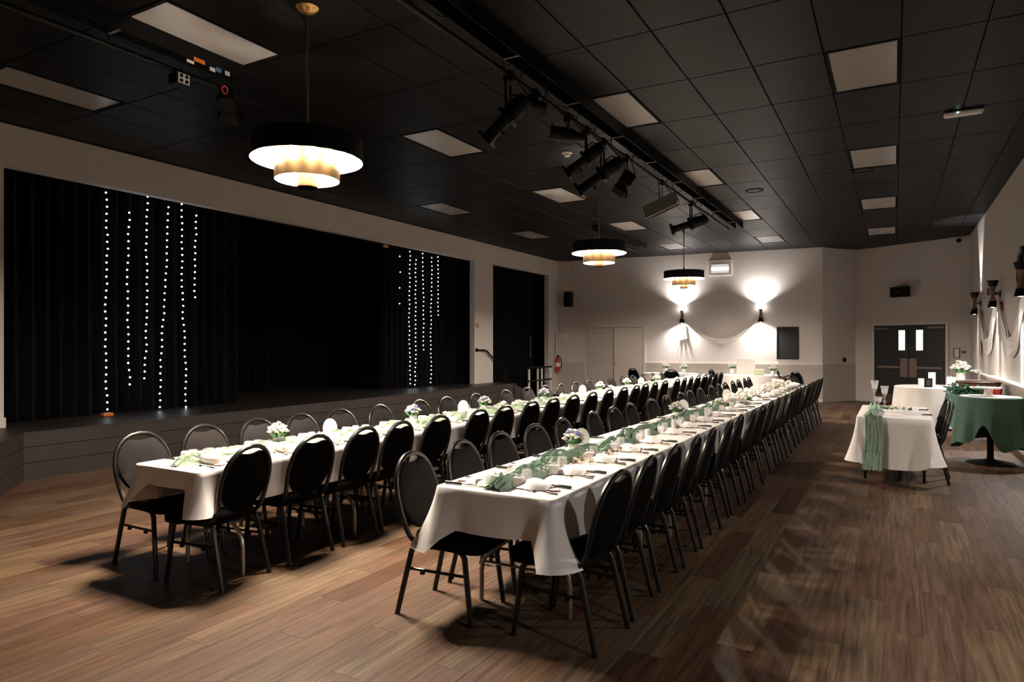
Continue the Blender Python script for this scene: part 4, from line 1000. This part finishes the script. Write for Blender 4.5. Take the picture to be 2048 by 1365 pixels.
obj('glass', MB().openlathe([(0.034, 0.022), (0.04, 0.07), (0.038, 0.07), (0.032, 0.024), (0.001, 0.022)], 14), 'glass', t); obj('base', MB().lathe([(0.05, 0), (0.055, 0.012), (0.04, 0.022)], 16), 'orange', t)
for k, (x, y) in enumerate(((-1.78, 5.42), (-1.80, 6.25), (-1.82, 7.6), (-4.02, 6.15), (-4.0, 7.7))):
    t = thing('pillar_candle', ('white pillar candle by the runner, nearest on the right table', 'white pillar candle by the runner, second on the right table', 'white pillar candle by the runner, third on the right table',
                                'white pillar candle by the runner, nearest on the left table', 'white pillar candle by the runner, second on the left table')[k], 'candle', (x, y, zt), 0, 'white pillar candles')
    obj('wax', MB().lathe([(0.022, 0), (0.022, 0.095), (0.018, 0.098), (0.003, 0.092)], 14), 'ceramic', t); obj('wick', MB().tube([(0, 0, 0.09), (0.001, 0, 0.104)], 0.0012, 5), 'rubber', t)

# ------------------------------------------------------------------ tables against the back wall
def fluted(perim_fn, n, z, drop_fn, amp, waves, hem, rings=8, ph=0.0):
    vs = []; fs = []
    for q in range(rings + 2):
        for i in range(n):
            a = 2 * pi * i / n; x, y, nx, ny = perim_fn(a); d = drop_fn(a)
            if q == 0: vs.append((x - nx * 0.02, y - ny * 0.02, z)); continue
            t = (q - 1) / rings
            o = hem * t + amp * t * (sin(a * waves + ph) + 0.4 * sin(a * waves * 2.3 + 1 + ph)) * min(1, d / 0.3)
            vs.append((x + nx * o, y + ny * o, z - 0.006 - d * t))
    for q in range(rings + 1):
        for i in range(n): fs.append((q * n + i, (q + 1) * n + i, (q + 1) * n + (i + 1) % n, q * n + (i + 1) % n))
    fs.append(tuple(range(n)))
    return MB().add(vs, fs)
def round_table(name, label, clab, x, y, r, z, cm, drop, amp, waves, hem, ph=0.0, pedestal=False, ry=None):
    ry = ry or r
    t = thing(name, label, 'table', (x, y, 0))
    obj('tabletop', MB().lathe([(0.98, z - 0.035), (1.0, z - 0.03), (1.0, z - 0.008), (0.985, z - 0.003)], 32).xf(Matrix.Diagonal((r, ry, 1, 1))), 'tablelaminate', t)
    if pedestal:
        obj('column', MB().lathe([(0.045, 0.05), (0.038, 0.1), (0.038, z - 0.05), (0.09, z - 0.035)], 16), 'blackmetal', t)
        obj('foot', MB().lathe([(0.27, 0.0), (0.27, 0.012), (0.16, 0.035), (0.05, 0.06)], 24), 'blackmetal', t)
    else:
        for k in range(4):
            a = k * pi / 2 + 0.6; obj('leg', MB().tube([(r * 0.55 * cos(a), ry * 0.55 * sin(a), z - 0.03), (r * 0.62 * cos(a), ry * 0.62 * sin(a), 0)], 0.016, 8), 'steel', t)
    c = fluted(lambda a: (r * cos(a), ry * sin(a), cos(a), sin(a)), 128, z + 0.004, drop if callable(drop) else (lambda a: drop), amp, waves, hem, ph=ph)
    tag(obj('tablecloth', c, cm, loc=(x, y, 0), ang=60), clab, 'tablecloth')
    return t
round_table('round_table', 'white-clothed round table under the swag before the back wall', 'white cloth on the round table under the wall swag', -3.33, 19.0, 0.76, 0.755, 'cloth', 0.60, 0.012, 14, 0.05, 0.3)
round_table('round_table', 'white-clothed table before the back wall beside the cream doors', 'white cloth on the far table beside the cream doors', -5.6, 19.05, 0.80, 0.755, 'cloth', 0.60, 0.012, 15, 0.05, 1.1, ry=0.45)
round_table('round_table', 'white-clothed round table in front of the black double doors', 'white pleated cloth on the round table before the black doors', 0.74, 15.35, 0.74, 0.755, 'cloth', 0.72, 0.02, 18, 0.05, 0.7)
t = thing('sign_stand', 'tall white sign board standing on the far round table', 'sign', (-3.52, 19.15, 0.761), angB)
obj('panel', MB().box((-0.24, -0.012, 0.0), (0.24, 0.012, 0.42), 0.004), 'card', t, smooth=False); obj('strut', MB().tube([(0, 0.012, 0.34), (0, 0.14, 0.0)], 0.01, 6), 'card', t)
bouquet('leafy flower vase at the left of the tall sign, far round table', -3.85, 19.0, 0.761, 'wpw', 10, 1.6, vh=0.10)
bouquet('small white flower vase at the right end of the far round table', -2.78, 18.85, 0.761, 'ww', 9, 1.4)
t = thing('glass_box', 'pale green glass box right of the tall sign, far round table', 'box', (-3.15, 18.95, 0.761), 0.2)
obj('body', MB().box((-0.13, -0.10, 0), (0.13, 0.10, 0.14), 0.006), mat('pale_green_glass', (0.55, 0.60, 0.40), 0.3, var=0.05), t, smooth=False); obj('lid', MB().box((-0.135, -0.105, 0.14), (0.135, 0.105, 0.155), 0.004), 'ceramic', t, smooth=False)
bouquet('white flower vase on the left of the far table by the cream doors', -5.72, 19.05, 0.761, 'ww', 12, 1.5)
bouquet('white flower vase on the right of the far table by the cream doors', -5.2, 19.05, 0.761, 'ww', 10, 1.4)
# ------------------------------------------------------------------ gift table on the right, with runner and candle glasses
g = folding_table('white-clothed gift table standing alone on the right', 0.0, 9.33, 0.70, 1.62)
for ch in list(g.children):
    if ch.name.startswith(('leg', 'crossbar', 'brace')): ch.data = ch.data.copy(); ch.data.materials[0] = M['blackmetal']
tag(obj('tablecloth', cloth_rect(-0.365, 8.5, 0.365, 10.15, CT, (0.57, 0.275, 0.57, 0.55), corner=0.50, seed=3.3, flare=0.012, rip=0.006, cornerflare=0.12), 'cloth', ang=60), 'white tablecloth on the gift table standing alone', 'tablecloth')
m = runner(8.53, 10.0, -0.21, 0.17, 0.06, 8.0)
vs = []; fs = []; k = 15; n = 40
for i in range(n + 1):
    u = i / n
    for j in range(k):
        v = j / (k - 1) * 2 - 1; ww = 0.085 * (1 + 0.12 * u)
        vs.append((-0.20 + v * ww + 0.012 * sin(u * 5), 8.485 - 0.02 - 0.055 * u * (0.4 + 0.6 * u) - 0.018 * abs(sin(v * 8 + 2 * noise.noise(Vector((u * 2, v, 3))))) - 0.006 * noise.noise(Vector((u * 14, v * 6, 1))), CT + 0.02 - 0.60 * u - 0.02 * noise.noise(Vector((v * 5, 0, 0))) * u))
for i in range(n):
    for j in range(k - 1): fs.append((i * k + j, (i + 1) * k + j, (i + 1) * k + j + 1, i * k + j + 1))
m.add(vs, fs)
tag(obj('gauze_runner', m, 'green'), 'sage gauze runner hanging over the front of the gift table', 'table runner')
for k, (x, y, h) in enumerate(((-0.215, 9.75, 0.345), (-0.10, 9.35, 0.30), (-0.16, 9.0, 0.19))):
    t = thing('candle_goblet', ('tallest glass candle goblet on the gift table', 'second tallest glass candle goblet on the gift table', 'shortest glass candle goblet on the gift table')[k], 'candle holder', (x, y, CT + 0.002), 0, 'candle goblets on the gift table')
    obj('stem', MB().lathe([(0.042, 0), (0.042, 0.006), (0.008, 0.02), (0.007, h * 0.3), (0.022, h * 0.36), (0.008, h * 0.42), (0.008, h * 0.55), (0.02, h * 0.62)], 14), 'glass', t)
    obj('bowl', MB().openlathe([(0.018, h * 0.62), (0.032, h * 0.7), (0.046, h), (0.043, h), (0.028, h * 0.72), (0.001, h * 0.68)], 16), 'glass', t)
    obj('candle', MB().lathe([(0.026, h * 0.70), (0.032, h * 0.88), (0.003, h * 0.87)], 12), 'ceramic', t)
t = thing('flower_bunch', 'loose bunch of white flowers lying on the gift table', 'flowers', (-0.08, 9.2, CT + 0.03))
for i in range(6): child(bloom_me['w'], 'blossom', t, (0.05 + 0.06 * (i % 3), 0.05 * (i // 3) - 0.02, 0.03), (0, 0, i), 1.1)
for i in range(5): child(LEAF, 'leaf', t, (0.02 + 0.05 * i, 0.02, 0.0), (1.3, 0.4, -1.3 + i * 0.4), 1.5)
for k, (x, y, a) in enumerate(((0.14, 9.55, 0.3), (0.20, 9.0, 0.1), (0.02, 8.75, -0.1))):
    t = thing('guest_card', ('white guest card at the far part of the gift table', 'white guest card at the middle right of the gift table', 'white guest card at the near edge of the gift table')[k], 'card', (x, y, CT + 0.002), a, 'guest cards on the gift table')
    obj('sheet', MB().box((-0.10, -0.07, 0), (0.10, 0.07, 0.003)), 'napkin', t, smooth=False); obj('print', MB().box((-0.06, -0.03, 0.003), (0.06, -0.02, 0.0034)).box((-0.05, 0.0, 0.003), (0.05, 0.01, 0.0034)), 'cookie', t, smooth=False)
for k, (x, y) in enumerate(((0.30, 9.62), (0.31, 8.95))):
    t = thing('marker_pen', ('black pen at the far right of the gift table', 'black pen at the near right of the gift table')[k], 'pen', (x, y, CT + 0.002), 0.2)
    obj('barrel', MB().tube([(-0.04, 0, 0.007), (0.04, 0, 0.007)], 0.007, 8), 'blackhandle', t); obj('cap', MB().tube([(0.04, 0, 0.007), (0.062, 0, 0.007)], 0.008, 8), 'rubber', t)

# ------------------------------------------------------------------ green-clothed tables by the right wall
def gd(a):
    d = abs((a - 4.45 + pi) % (2 * pi) - pi)
    return 0.64 - 0.34 * exp(-(d / 0.28) ** 2) + 0.06 * sin(3 * a)
round_table('cafe_table', 'tall round pedestal table with green cloth by the right wall', 'teal green cloth draped over the tall round pedestal table', 1.10, 10.8, 0.355, 0.875, 'teal', gd, 0.032, 7, 0.07, 0.4, pedestal=True)
t = folding_table('square table with teal cloth behind the tall green one', 1.15, 13.35, 0.70, 0.9)
tag(obj('tablecloth', cloth_rect(0.78, 12.88, 1.52, 13.82, CT, (0.42, 0.42, 0.42, 0.42), corner=0.5, seed=6.1, flare=0.05, cornerflare=0.1), 'teal', ang=60), 'teal green cloth on the square table with the basket', 'tablecloth')
tag(obj('cloth_topper', MB().lathe([(0.33, 0.8795), (0.335, 0.884), (0.30, 0.886), (0.001, 0.886)], 36, (1.10, 10.8)), 'ceramic'), 'round white tray on top of the tall green table', 'tray')
t = thing('cake_stand', 'white pedestal cake stand on the tall green table', 'cake stand', (1.06, 10.78, 0.886))
obj('plate', MB().lathe([(0.03, 0.098), (0.15, 0.102), (0.165, 0.112), (0.165, 0.117), (0.14, 0.110), (0.001, 0.108)], 32), 'ceramic', t)
obj('foot', MB().lathe([(0.075, 0), (0.07, 0.01), (0.04, 0.02), (0.03, 0.06), (0.035, 0.098)], 20), 'ceramic', t)
t = thing('basket', 'wide woven brown basket on the square teal table', 'basket', (1.22, 13.5, CT + 0.002))
m = MB(); 
for q in range(9): m.tube([((0.20 + 0.012 * q) * cos(a * pi / 16), (0.20 + 0.012 * q) * sin(a * pi / 16), 0.012 + q * 0.019 + (0.004 if (a + q) % 2 else 0)) for a in range(32)], 0.0105, 6, closed=True)
obj('weave', m, 'basket', t); obj('bottom', MB().lathe([(0.20, 0), (0.20, 0.012), (0.001, 0.012)], 32), 'basket', t); obj('rim', MB().tube([(0.31 * cos(a * pi / 16), 0.31 * sin(a * pi / 16), 0.19) for a in range(32)], 0.017, 8, closed=True), 'wood', t)
t = thing('leaf_garland', 'dark green leaf garland on the corner of the square teal table', 'garland', (0.9, 12.98, CT + 0.002))
r2 = random.Random(3)
for i in range(60):
    u = i / 60; child(LEAF2, 'leaf', t, (-0.14 + 0.42 * u + r2.uniform(-0.03, 0.03), r2.uniform(-0.12, 0.10), 0.02 + r2.uniform(0, 0.10)), (r2.uniform(-1.6, 1.6), r2.uniform(-1.6, 1.6), r2.uniform(0, 6)), r2.uniform(0.9, 1.4))
for i in range(6): child(bloom_me['w'], 'blossom', t, (-0.1 + 0.09 * i, r2.uniform(-0.05, 0.08), 0.12), (0, 0, i), 1.2)
for k, (x, y, c) in enumerate(((1.42, 13.05, 'red'), (1.34, 13.12, 'pinkcard'), (1.46, 13.25, 'red'))):
    t = thing('small_pot', ('small dark red pot nearest on the square teal table', 'small pink pot on the square teal table', 'small dark red pot by the wall on the teal table')[k], 'pot', (x, y, CT + 0.002))
    obj('bowl', MB().openlathe([(0.001, 0), (0.04, 0), (0.05, 0.09), (0.046, 0.09), (0.036, 0.01)], 14), c, t); obj('lid', MB().lathe([(0.05, 0.09), (0.03, 0.11), (0.008, 0.115), (0.008, 0.125)], 14), c, t)
# things on the white round table by the doors
zw = 0.761
t = thing('photo_frame', 'small black framed photo on the white round table by the doors', 'photo frame', (0.56, 14.95, zw), 0.5)
obj('frame', MB().box((-0.075, -0.012, 0), (0.075, 0.0, 0.17), 0.003), 'blackmetal', t, smooth=False); obj('print', MB().box((-0.04, -0.0135, 0.035), (0.04, -0.012, 0.135)), 'greyledge', t, smooth=False)
t = thing('greeting_card', 'white card standing beside the black photo frame', 'card', (0.50, 15.08, zw), 0.35); obj('leaf', MB().box((-0.10, -0.004, 0), (0.08, 0.0, 0.16)), 'card', t, smooth=False); obj('rear_leaf', MB().box((-0.10, 0.02, 0), (0.08, 0.024, 0.16)), 'card', t, smooth=False)
t = thing('tall_card', 'taller white card standing behind the black photo frame', 'card', (0.64, 15.35, zw), 0.35); obj('leaf', MB().box((-0.07, -0.004, 0), (0.06, 0.0, 0.27)), 'card', t, smooth=False); obj('strut', MB().tube([(0, 0, 0.2), (0, 0.08, 0.0)], 0.006, 6), 'card', t)
t = thing('tabletop_easel', 'small white easel on the white round table by the flowers', 'easel', (0.93, 15.25, zw), 0.5)
for s in (-1, 1): obj('leg', MB().tube([(s * 0.09, -0.02, 0), (s * 0.02, 0.02, 0.21)], 0.008, 6), 'card', t)
obj('board', MB().box((-0.09, -0.03, 0.06), (0.09, -0.022, 0.19), 0.002), 'card', t, smooth=False)
bouquet('tall white vase with a big pale bouquet near the entrance', 1.10, 15.35, zw, 'wwpww', 26, 2.1, vh=0.13, vr=0.034)
t = thing('white_crate', 'tall narrow white lattice stand in the corner by the right wall', 'stand', (1.34, 16.4, 0))
for (a, b) in ((-0.14, -0.14), (0.14, -0.14), (-0.14, 0.14), (0.14, 0.14)): obj('post', MB().tube([(a, b, 0), (a, b, 1.05)], 0.014, 6), 'white_plastic', t)
for z in (0.3, 1.03): obj('shelf', MB().box((-0.155, -0.155, z), (0.155, 0.155, z + 0.02), 0.003), 'white_plastic', t, smooth=False)

# ------------------------------------------------------------------ lighting bars and stage lanterns under the ceiling
def bar(label, x, y0, y1, pipe_x, pz, pipe_y1):
    t = thing('lighting_bar', label, 'lighting bar', (x, y0, CH))
    L = y1 - y0; h = 0.145; w = 0.08
    m = MB().box((-w, 0, -0.012), (w, L, 0.0)).box((-w, 0, -h), (-w + 0.008, L, -0.012)).box((w - 0.008, 0, -h), (w, L, -0.012))
    obj('raceway', m, 'blackmetal', t, smooth=False)
    y = 0.35
    while y < L:
        obj('bracket', MB().box((-w, y - 0.012, -h - 0.006), (w, y + 0.012, -h)), 'silver', t, smooth=False)
        obj('hanger', MB().tube([(-w, y, -h), (pipe_x - x, y, pz - CH)], 0.005, 5), 'blackmetal', t)
        y += 1.31
    obj('pipe', MB().tube([(pipe_x - x, 0, pz - CH), (pipe_x - x, pipe_y1 - y0, pz - CH)], 0.024, 10), 'blackmetal', t)
    r2 = random.Random(int(y0 * 10))
    for k in range(int(L / 1.1)):
        ya = 0.3 + k * 1.1 + r2.uniform(0, 0.3); yb_ = ya + r2.uniform(0.35, 0.8); sg = r2.uniform(0.05, 0.2)
        obj('cable', MB().tube([(-w + (0 if i not in (0, 8) else 0.01), ya + (yb_ - ya) * i / 8, -h + 0.02 - sg * sin(pi * i / 8) * (0.6 + 0.4 * i / 8)) for i in range(9)], 0.005, 5), 'rubber', t)
    return t
bar('long black lighting bar over the gap between the tables', -2.94, 2.2, 15.25, -3.0, 3.975, 14.45)
bar('short black lighting bar beyond the middle pendant', -5.75, 13.9, 17.2, -5.8, 3.99, 16.9)
b3 = bar('black lighting bar with coloured labels over the stage end', -5.5, 1.5, 4.35, -5.56, 4.0, 4.3)
for (ya, yb_, za, zb, c, nm) in ((3.82, 3.93, 4.09, 4.125, 'orange', 'orange_label'), (3.98, 4.035, 4.06, 4.095, 'card', 'white_label'), (4.045, 4.10, 4.075, 4.115, 'skyblue', 'blue_label'), (4.14, 4.19, 4.075, 4.115, 'card', 'white_label'), (3.75, 3.82, 4.055, 4.08, 'white_plastic', 'white_label')):
    obj(nm, MB().box((-0.5 + 0.5 + 0.08, ya - 1.5, za - CH), (0.083, yb_ - 1.5, zb - CH)), c, b3, smooth=False)
def lantern(label, kind, clamp, aim, length, rad, group='stage lanterns on the lighting bars', m='blackmetal', drop=0.30):
    # clamp: point on the pipe; aim: unit-ish direction of the beam; body hangs `drop` below the pipe
    t = thing('stage_lantern', label, 'stage light', clamp, 0, group)
    a = Vector(aim).normalized(); Zq = a.to_track_quat('Z', 'Y').to_matrix().to_4x4()
    c = Vector((0, 0, -drop)); X = Matrix.Translation(c) @ Zq
    L = length
    if kind == 'profile':
        body = MB().lathe([(0.02, -0.46 * L), (rad * 0.8, -0.44 * L), (rad, -0.36 * L), (rad * 1.05, -0.05 * L), (rad * 0.75, 0.0)], 16).box((-rad * 1.15, -rad * 1.15, -0.02 * L), (rad * 1.15, rad * 1.15, 0.05 * L), 0.006)
        obj('body', body.xf(X), m, t)
        tubem = MB().lathe([(rad * 0.72, 0.04 * L), (rad * 0.72, 0.42 * L), (rad * 0.8, 0.44 * L), (rad * 0.8, 0.5 * L), (rad * 0.6, 0.5 * L), (0.001, 0.46 * L)], 16)
        obj('lens_tube', tubem.xf(X), m, t)
        obj('colour_frame', MB().box((-rad * 1.1, -rad * 1.1, 0.495 * L), (rad * 1.1, -rad * 0.85, 0.545 * L)).box((-rad * 1.1, rad * 0.85, 0.495 * L), (rad * 1.1, rad * 1.1, 0.545 * L)).box((-rad * 1.1, -rad, 0.495 * L), (-rad * 0.85, rad, 0.545 * L)).box((rad * 0.85, -rad, 0.495 * L), (rad * 1.1, rad, 0.545 * L)).xf(X), m, t, smooth=False)
        fn = MB()
        for q in range(5): fn.lathe([(rad * 1.0, (-0.36 + q * 0.07) * L), (rad * 1.16, (-0.355 + q * 0.07) * L), (rad * 1.16, (-0.335 + q * 0.07) * L), (rad * 1.0, (-0.33 + q * 0.07) * L)], 16)
        obj('cooling_fin', fn.xf(X), m, t)
        obj('focus_knob', MB().tube([(0, -rad * 0.7, 0.25 * L), (0, -rad * 1.25, 0.25 * L)], 0.012, 8).tube([(rad * 0.7, 0, 0.3 * L), (rad * 1.2, 0, 0.3 * L)], 0.01, 8).xf(X), m, t)
        obj('handle', MB().tube([(0, rad * 1.0, -0.36 * L), (0, rad * 1.5, -0.33 * L), (0, rad * 1.5, -0.18 * L), (0, rad * 1.0, -0.15 * L)], 0.008, 6).xf(X), m, t)
        sh = MB()
        for q in range(4):
            an = q * pi / 2 + 0.5; sh.box((-0.012, rad * 0.9, 0.01), (0.012, rad * 1.75, 0.014)); 
            sh.v[-8:] = [tuple(Matrix.Rotation(an, 3, 'Z') @ Vector(p)) for p in sh.v[-8:]]
        obj('shutter', sh.xf(X), m, t, smooth=False)
    elif kind == 'par':
        obj('body', MB().lathe([(0.03, -0.5 * L), (rad * 0.55, -0.46 * L), (rad * 0.8, -0.2 * L), (rad, -0.1 * L), (rad, 0.5 * L), (rad * 0.92, 0.5 * L), (rad * 0.9, 0.3 * L), (0.001, 0.25 * L)], 18).xf(X), m, t)
        obj('colour_frame', MB().box((-rad * 1.08, -rad * 1.08, 0.49 * L), (rad * 1.08, -rad * 0.9, 0.53 * L)).box((-rad * 1.08, rad * 0.9, 0.49 * L), (rad * 1.08, rad * 1.08, 0.53 * L)).xf(X), m, t, smooth=False)
    elif kind == 'fresnel':
        obj('body', MB().box((-rad, -rad, -0.45 * L), (rad, rad, 0.3 * L), 0.02).lathe([(rad * 0.9, 0.3 * L), (rad * 0.9, 0.42 * L), (rad * 0.8, 0.42 * L), (0.001, 0.38 * L)], 16).xf(X), m, t, smooth=False)
        bd = MB()
        for q in range(4):
            b0 = len(bd.v); bd.add([(-rad * 0.8, rad * 0.95, 0.42 * L), (rad * 0.8, rad * 0.95, 0.42 * L), (rad * 1.05, rad * 1.5, 0.75 * L), (-rad * 1.05, rad * 1.5, 0.75 * L), (-rad * 0.8, rad * 0.95 + 0.004, 0.42 * L), (rad * 0.8, rad * 0.95 + 0.004, 0.42 * L), (rad * 1.05, rad * 1.5 + 0.004, 0.75 * L), (-rad * 1.05, rad * 1.5 + 0.004, 0.75 * L)], [(0, 1, 2, 3), (7, 6, 5, 4), (0, 4, 5, 1), (1, 5, 6, 2), (2, 6, 7, 3), (3, 7, 4, 0)])
            bd.v[b0:] = [tuple(Matrix.Rotation(q * pi / 2, 3, 'Z') @ Vector(p)) for p in bd.v[b0:]]
        obj('barn_door', bd.xf(X), m, t, smooth=False)
    else:                                                        # box-shaped flood
        obj('body', MB().box((-rad, -rad * 0.8, -0.5 * L), (rad, rad * 0.8, 0.5 * L), 0.008).xf(X), m, t, smooth=False)
        obj('fin', MB().box((-rad * 1.02, -rad * 1.1, -0.46 * L), (-rad * 0.8, -rad * 0.8, 0.52 * L), 0.004).box((rad * 0.8, -rad * 1.1, -0.46 * L), (rad * 1.02, -rad * 0.8, 0.52 * L), 0.004).xf(X), m, t, smooth=False)
        rv = MB()
        for q in range(4): rv.ball((rad * 1.02, -rad * 0.55 + (q % 2) * rad * 0.9, -0.35 * L + q * 0.22 * L), 0.008, 6, 4)
        obj('bolt', rv.xf(X), 'steel', t)
    side = a.cross(Vector((0, 0, 1))); side.normalize(); rr_ = rad * 1.2
    yk = MB()
    for s in (-1, 1): yk.tube([tuple(side * s * rr_ + c), tuple(side * s * rr_ + Vector((0, 0, -0.09))), tuple(side * s * rr_ * 0.9 + Vector((0, 0, -0.06)))], 0.011, 6)
    yk.tube([tuple(-side * rr_ * 0.9 + Vector((0, 0, -0.06))), tuple(side * rr_ * 0.9 + Vector((0, 0, -0.06)))], 0.011, 6)
    obj('yoke', yk, m, t)
    obj('clamp', MB().box((-0.035, -0.025, -0.065), (0.035, 0.025, 0.035), 0.008).tube([(0.03, 0, 0), (0.075, 0, -0.01)], 0.008, 6), 'blackmetal', t)
    tail_ = c - a * (0.46 * L)
    obj('cable', MB().tube([tuple(tail_), tuple(tail_ + Vector((0.03, 0.05, -0.03))), tuple(tail_ * 0.6 + Vector((0.05, 0.12, -0.06))), (0.03, 0.14, -0.04), (0.06, 0.16, 0.08)], 0.006, 6), 'rubber', t)
    return t
PZ = 3.975; pin = -3.0
lantern('largest black profile lantern, nearest the camera on the long bar', 'profile', (pin, 5.22, PZ), (-0.70, -0.20, -0.68), 0.52, 0.075, drop=0.38)
lantern('small black lantern second from the near end, long bar', 'par', (pin, 5.72, PZ), (0.6, 0.5, -0.2), 0.22, 0.06, drop=0.12)
lantern('black can lantern tilted flat, third from near end, long bar', 'par', (pin, 6.48, PZ), (-0.72, -0.45, 0.12), 0.36, 0.075, drop=0.20)
lantern('black profile lantern fourth from the near end, long bar', 'profile', (pin, 6.97, PZ), (-0.72, -0.25, -0.55), 0.50, 0.07, drop=0.33)
lantern('black profile lantern with long tube, fifth from near end, long bar', 'profile', (pin, 7.46, PZ), (-0.78, -0.15, -0.5), 0.62, 0.08, drop=0.40)
lantern('black lantern with barn doors, sixth from near end, long bar', 'fresnel', (pin, 8.25, PZ), (-0.35, -0.2, -0.6), 0.24, 0.085, drop=0.30)
lantern('silver box lantern hanging from the middle of the long bar', 'box', (pin, 9.75, PZ), (-0.93, -0.1, -0.38), 0.52, 0.095, m='silver', drop=0.35)
lantern('black profile lantern at the far end of the long bar', 'profile', (pin, 11.45, PZ), (-0.93, -0.1, -0.24), 0.62, 0.085, drop=0.36)
lantern('small black can lantern on the short bar beyond the pendant', 'par', (-5.8, 14.4, 3.99), (-0.4, -0.5, -0.5), 0.26, 0.07, drop=0.22)
lantern('dark flood lantern at the end of the labelled bar', 'fresnel', (-5.56, 4.28, 4.0), (-0.5, 0.5, -0.4), 0.22, 0.075, drop=0.12)
t = thing('led_lamp', 'square lamp with four round lenses under the labelled bar', 'stage light', (-5.56, 3.78, 4.0))
obj('housing', MB().box((-0.06, -0.07, -0.12), (0.055, 0.07, -0.02), 0.008), 'blackmetal', t, smooth=False)
obj('face', MB().box((0.055, -0.055, -0.115), (0.06, 0.055, -0.025)), 'white_plastic', t, smooth=False)
for (y, z) in ((-0.026, -0.048), (0.026, -0.048), (-0.026, -0.092), (0.026, -0.092)):
    k = MB().lathe([(0.001, 0.0), (0.017, 0.0), (0.017, 0.004), (0.001, 0.004)], 12); k.xf(Matrix.Translation((0.06, y, z)) @ Matrix.Rotation(pi / 2, 4, 'Y')); obj('lens', k, 'rubber', t)
obj('hook', MB().tube([(0, 0, -0.02), (0, 0, 0.02)], 0.012, 6), 'blackmetal', t)
tag(obj('cable_tie', MB().tube([(-5.50, 4.20 + 0.03 * cos(a * pi / 8), 3.97 + 0.035 * sin(a * pi / 8)) for a in range(16)], 0.008, 6, closed=True), 'red'), 'red cable loop hanging from the labelled lighting bar', 'cable loop')
t = thing('smoke_detector', 'white smoke detector on the ceiling left of the lanterns', 'smoke detector', (-3.943, 8.5, CH - 0.012))
obj('base', MB().lathe([(0.07, 0), (0.07, -0.022), (0.055, -0.03)], 20), 'white_plastic', t); obj('chamber', MB().lathe([(0.045, -0.03), (0.042, -0.055), (0.02, -0.065), (0.001, -0.066)], 16), 'ceramic', t)
t = thing('emergency_light', 'white emergency light on the ceiling near the right wall', 'emergency light', (0.69, 9.23, CH - 0.012))
obj('housing', MB().box((-0.19, -0.07, -0.05), (0.19, 0.07, 0.0), 0.02), 'white_plastic', t); obj('indicator', MB().ball((-0.06, -0.072, -0.03), 0.008, 6, 4), 'glow', t)
for k, (x, y) in enumerate(((-4.02, 6.95), (-2.1, 12.2), (-0.42, 11.6))):
    t = thing('ceiling_speaker', ('round black ceiling speaker beside the nearest lanterns', 'round black ceiling speaker near the far lantern', 'round black ceiling speaker between right panels')[k], 'ceiling speaker', (x, y, CH - 0.012), 0, 'round ceiling speakers')
    obj('rim', MB().lathe([(0.15, 0), (0.15, -0.008), (0.125, -0.01), (0.125, -0.002)], 28), 'black_grid', t); obj('mesh_cover', MB().lathe([(0.125, -0.004), (0.001, -0.006)], 28), 'blackmetal', t)
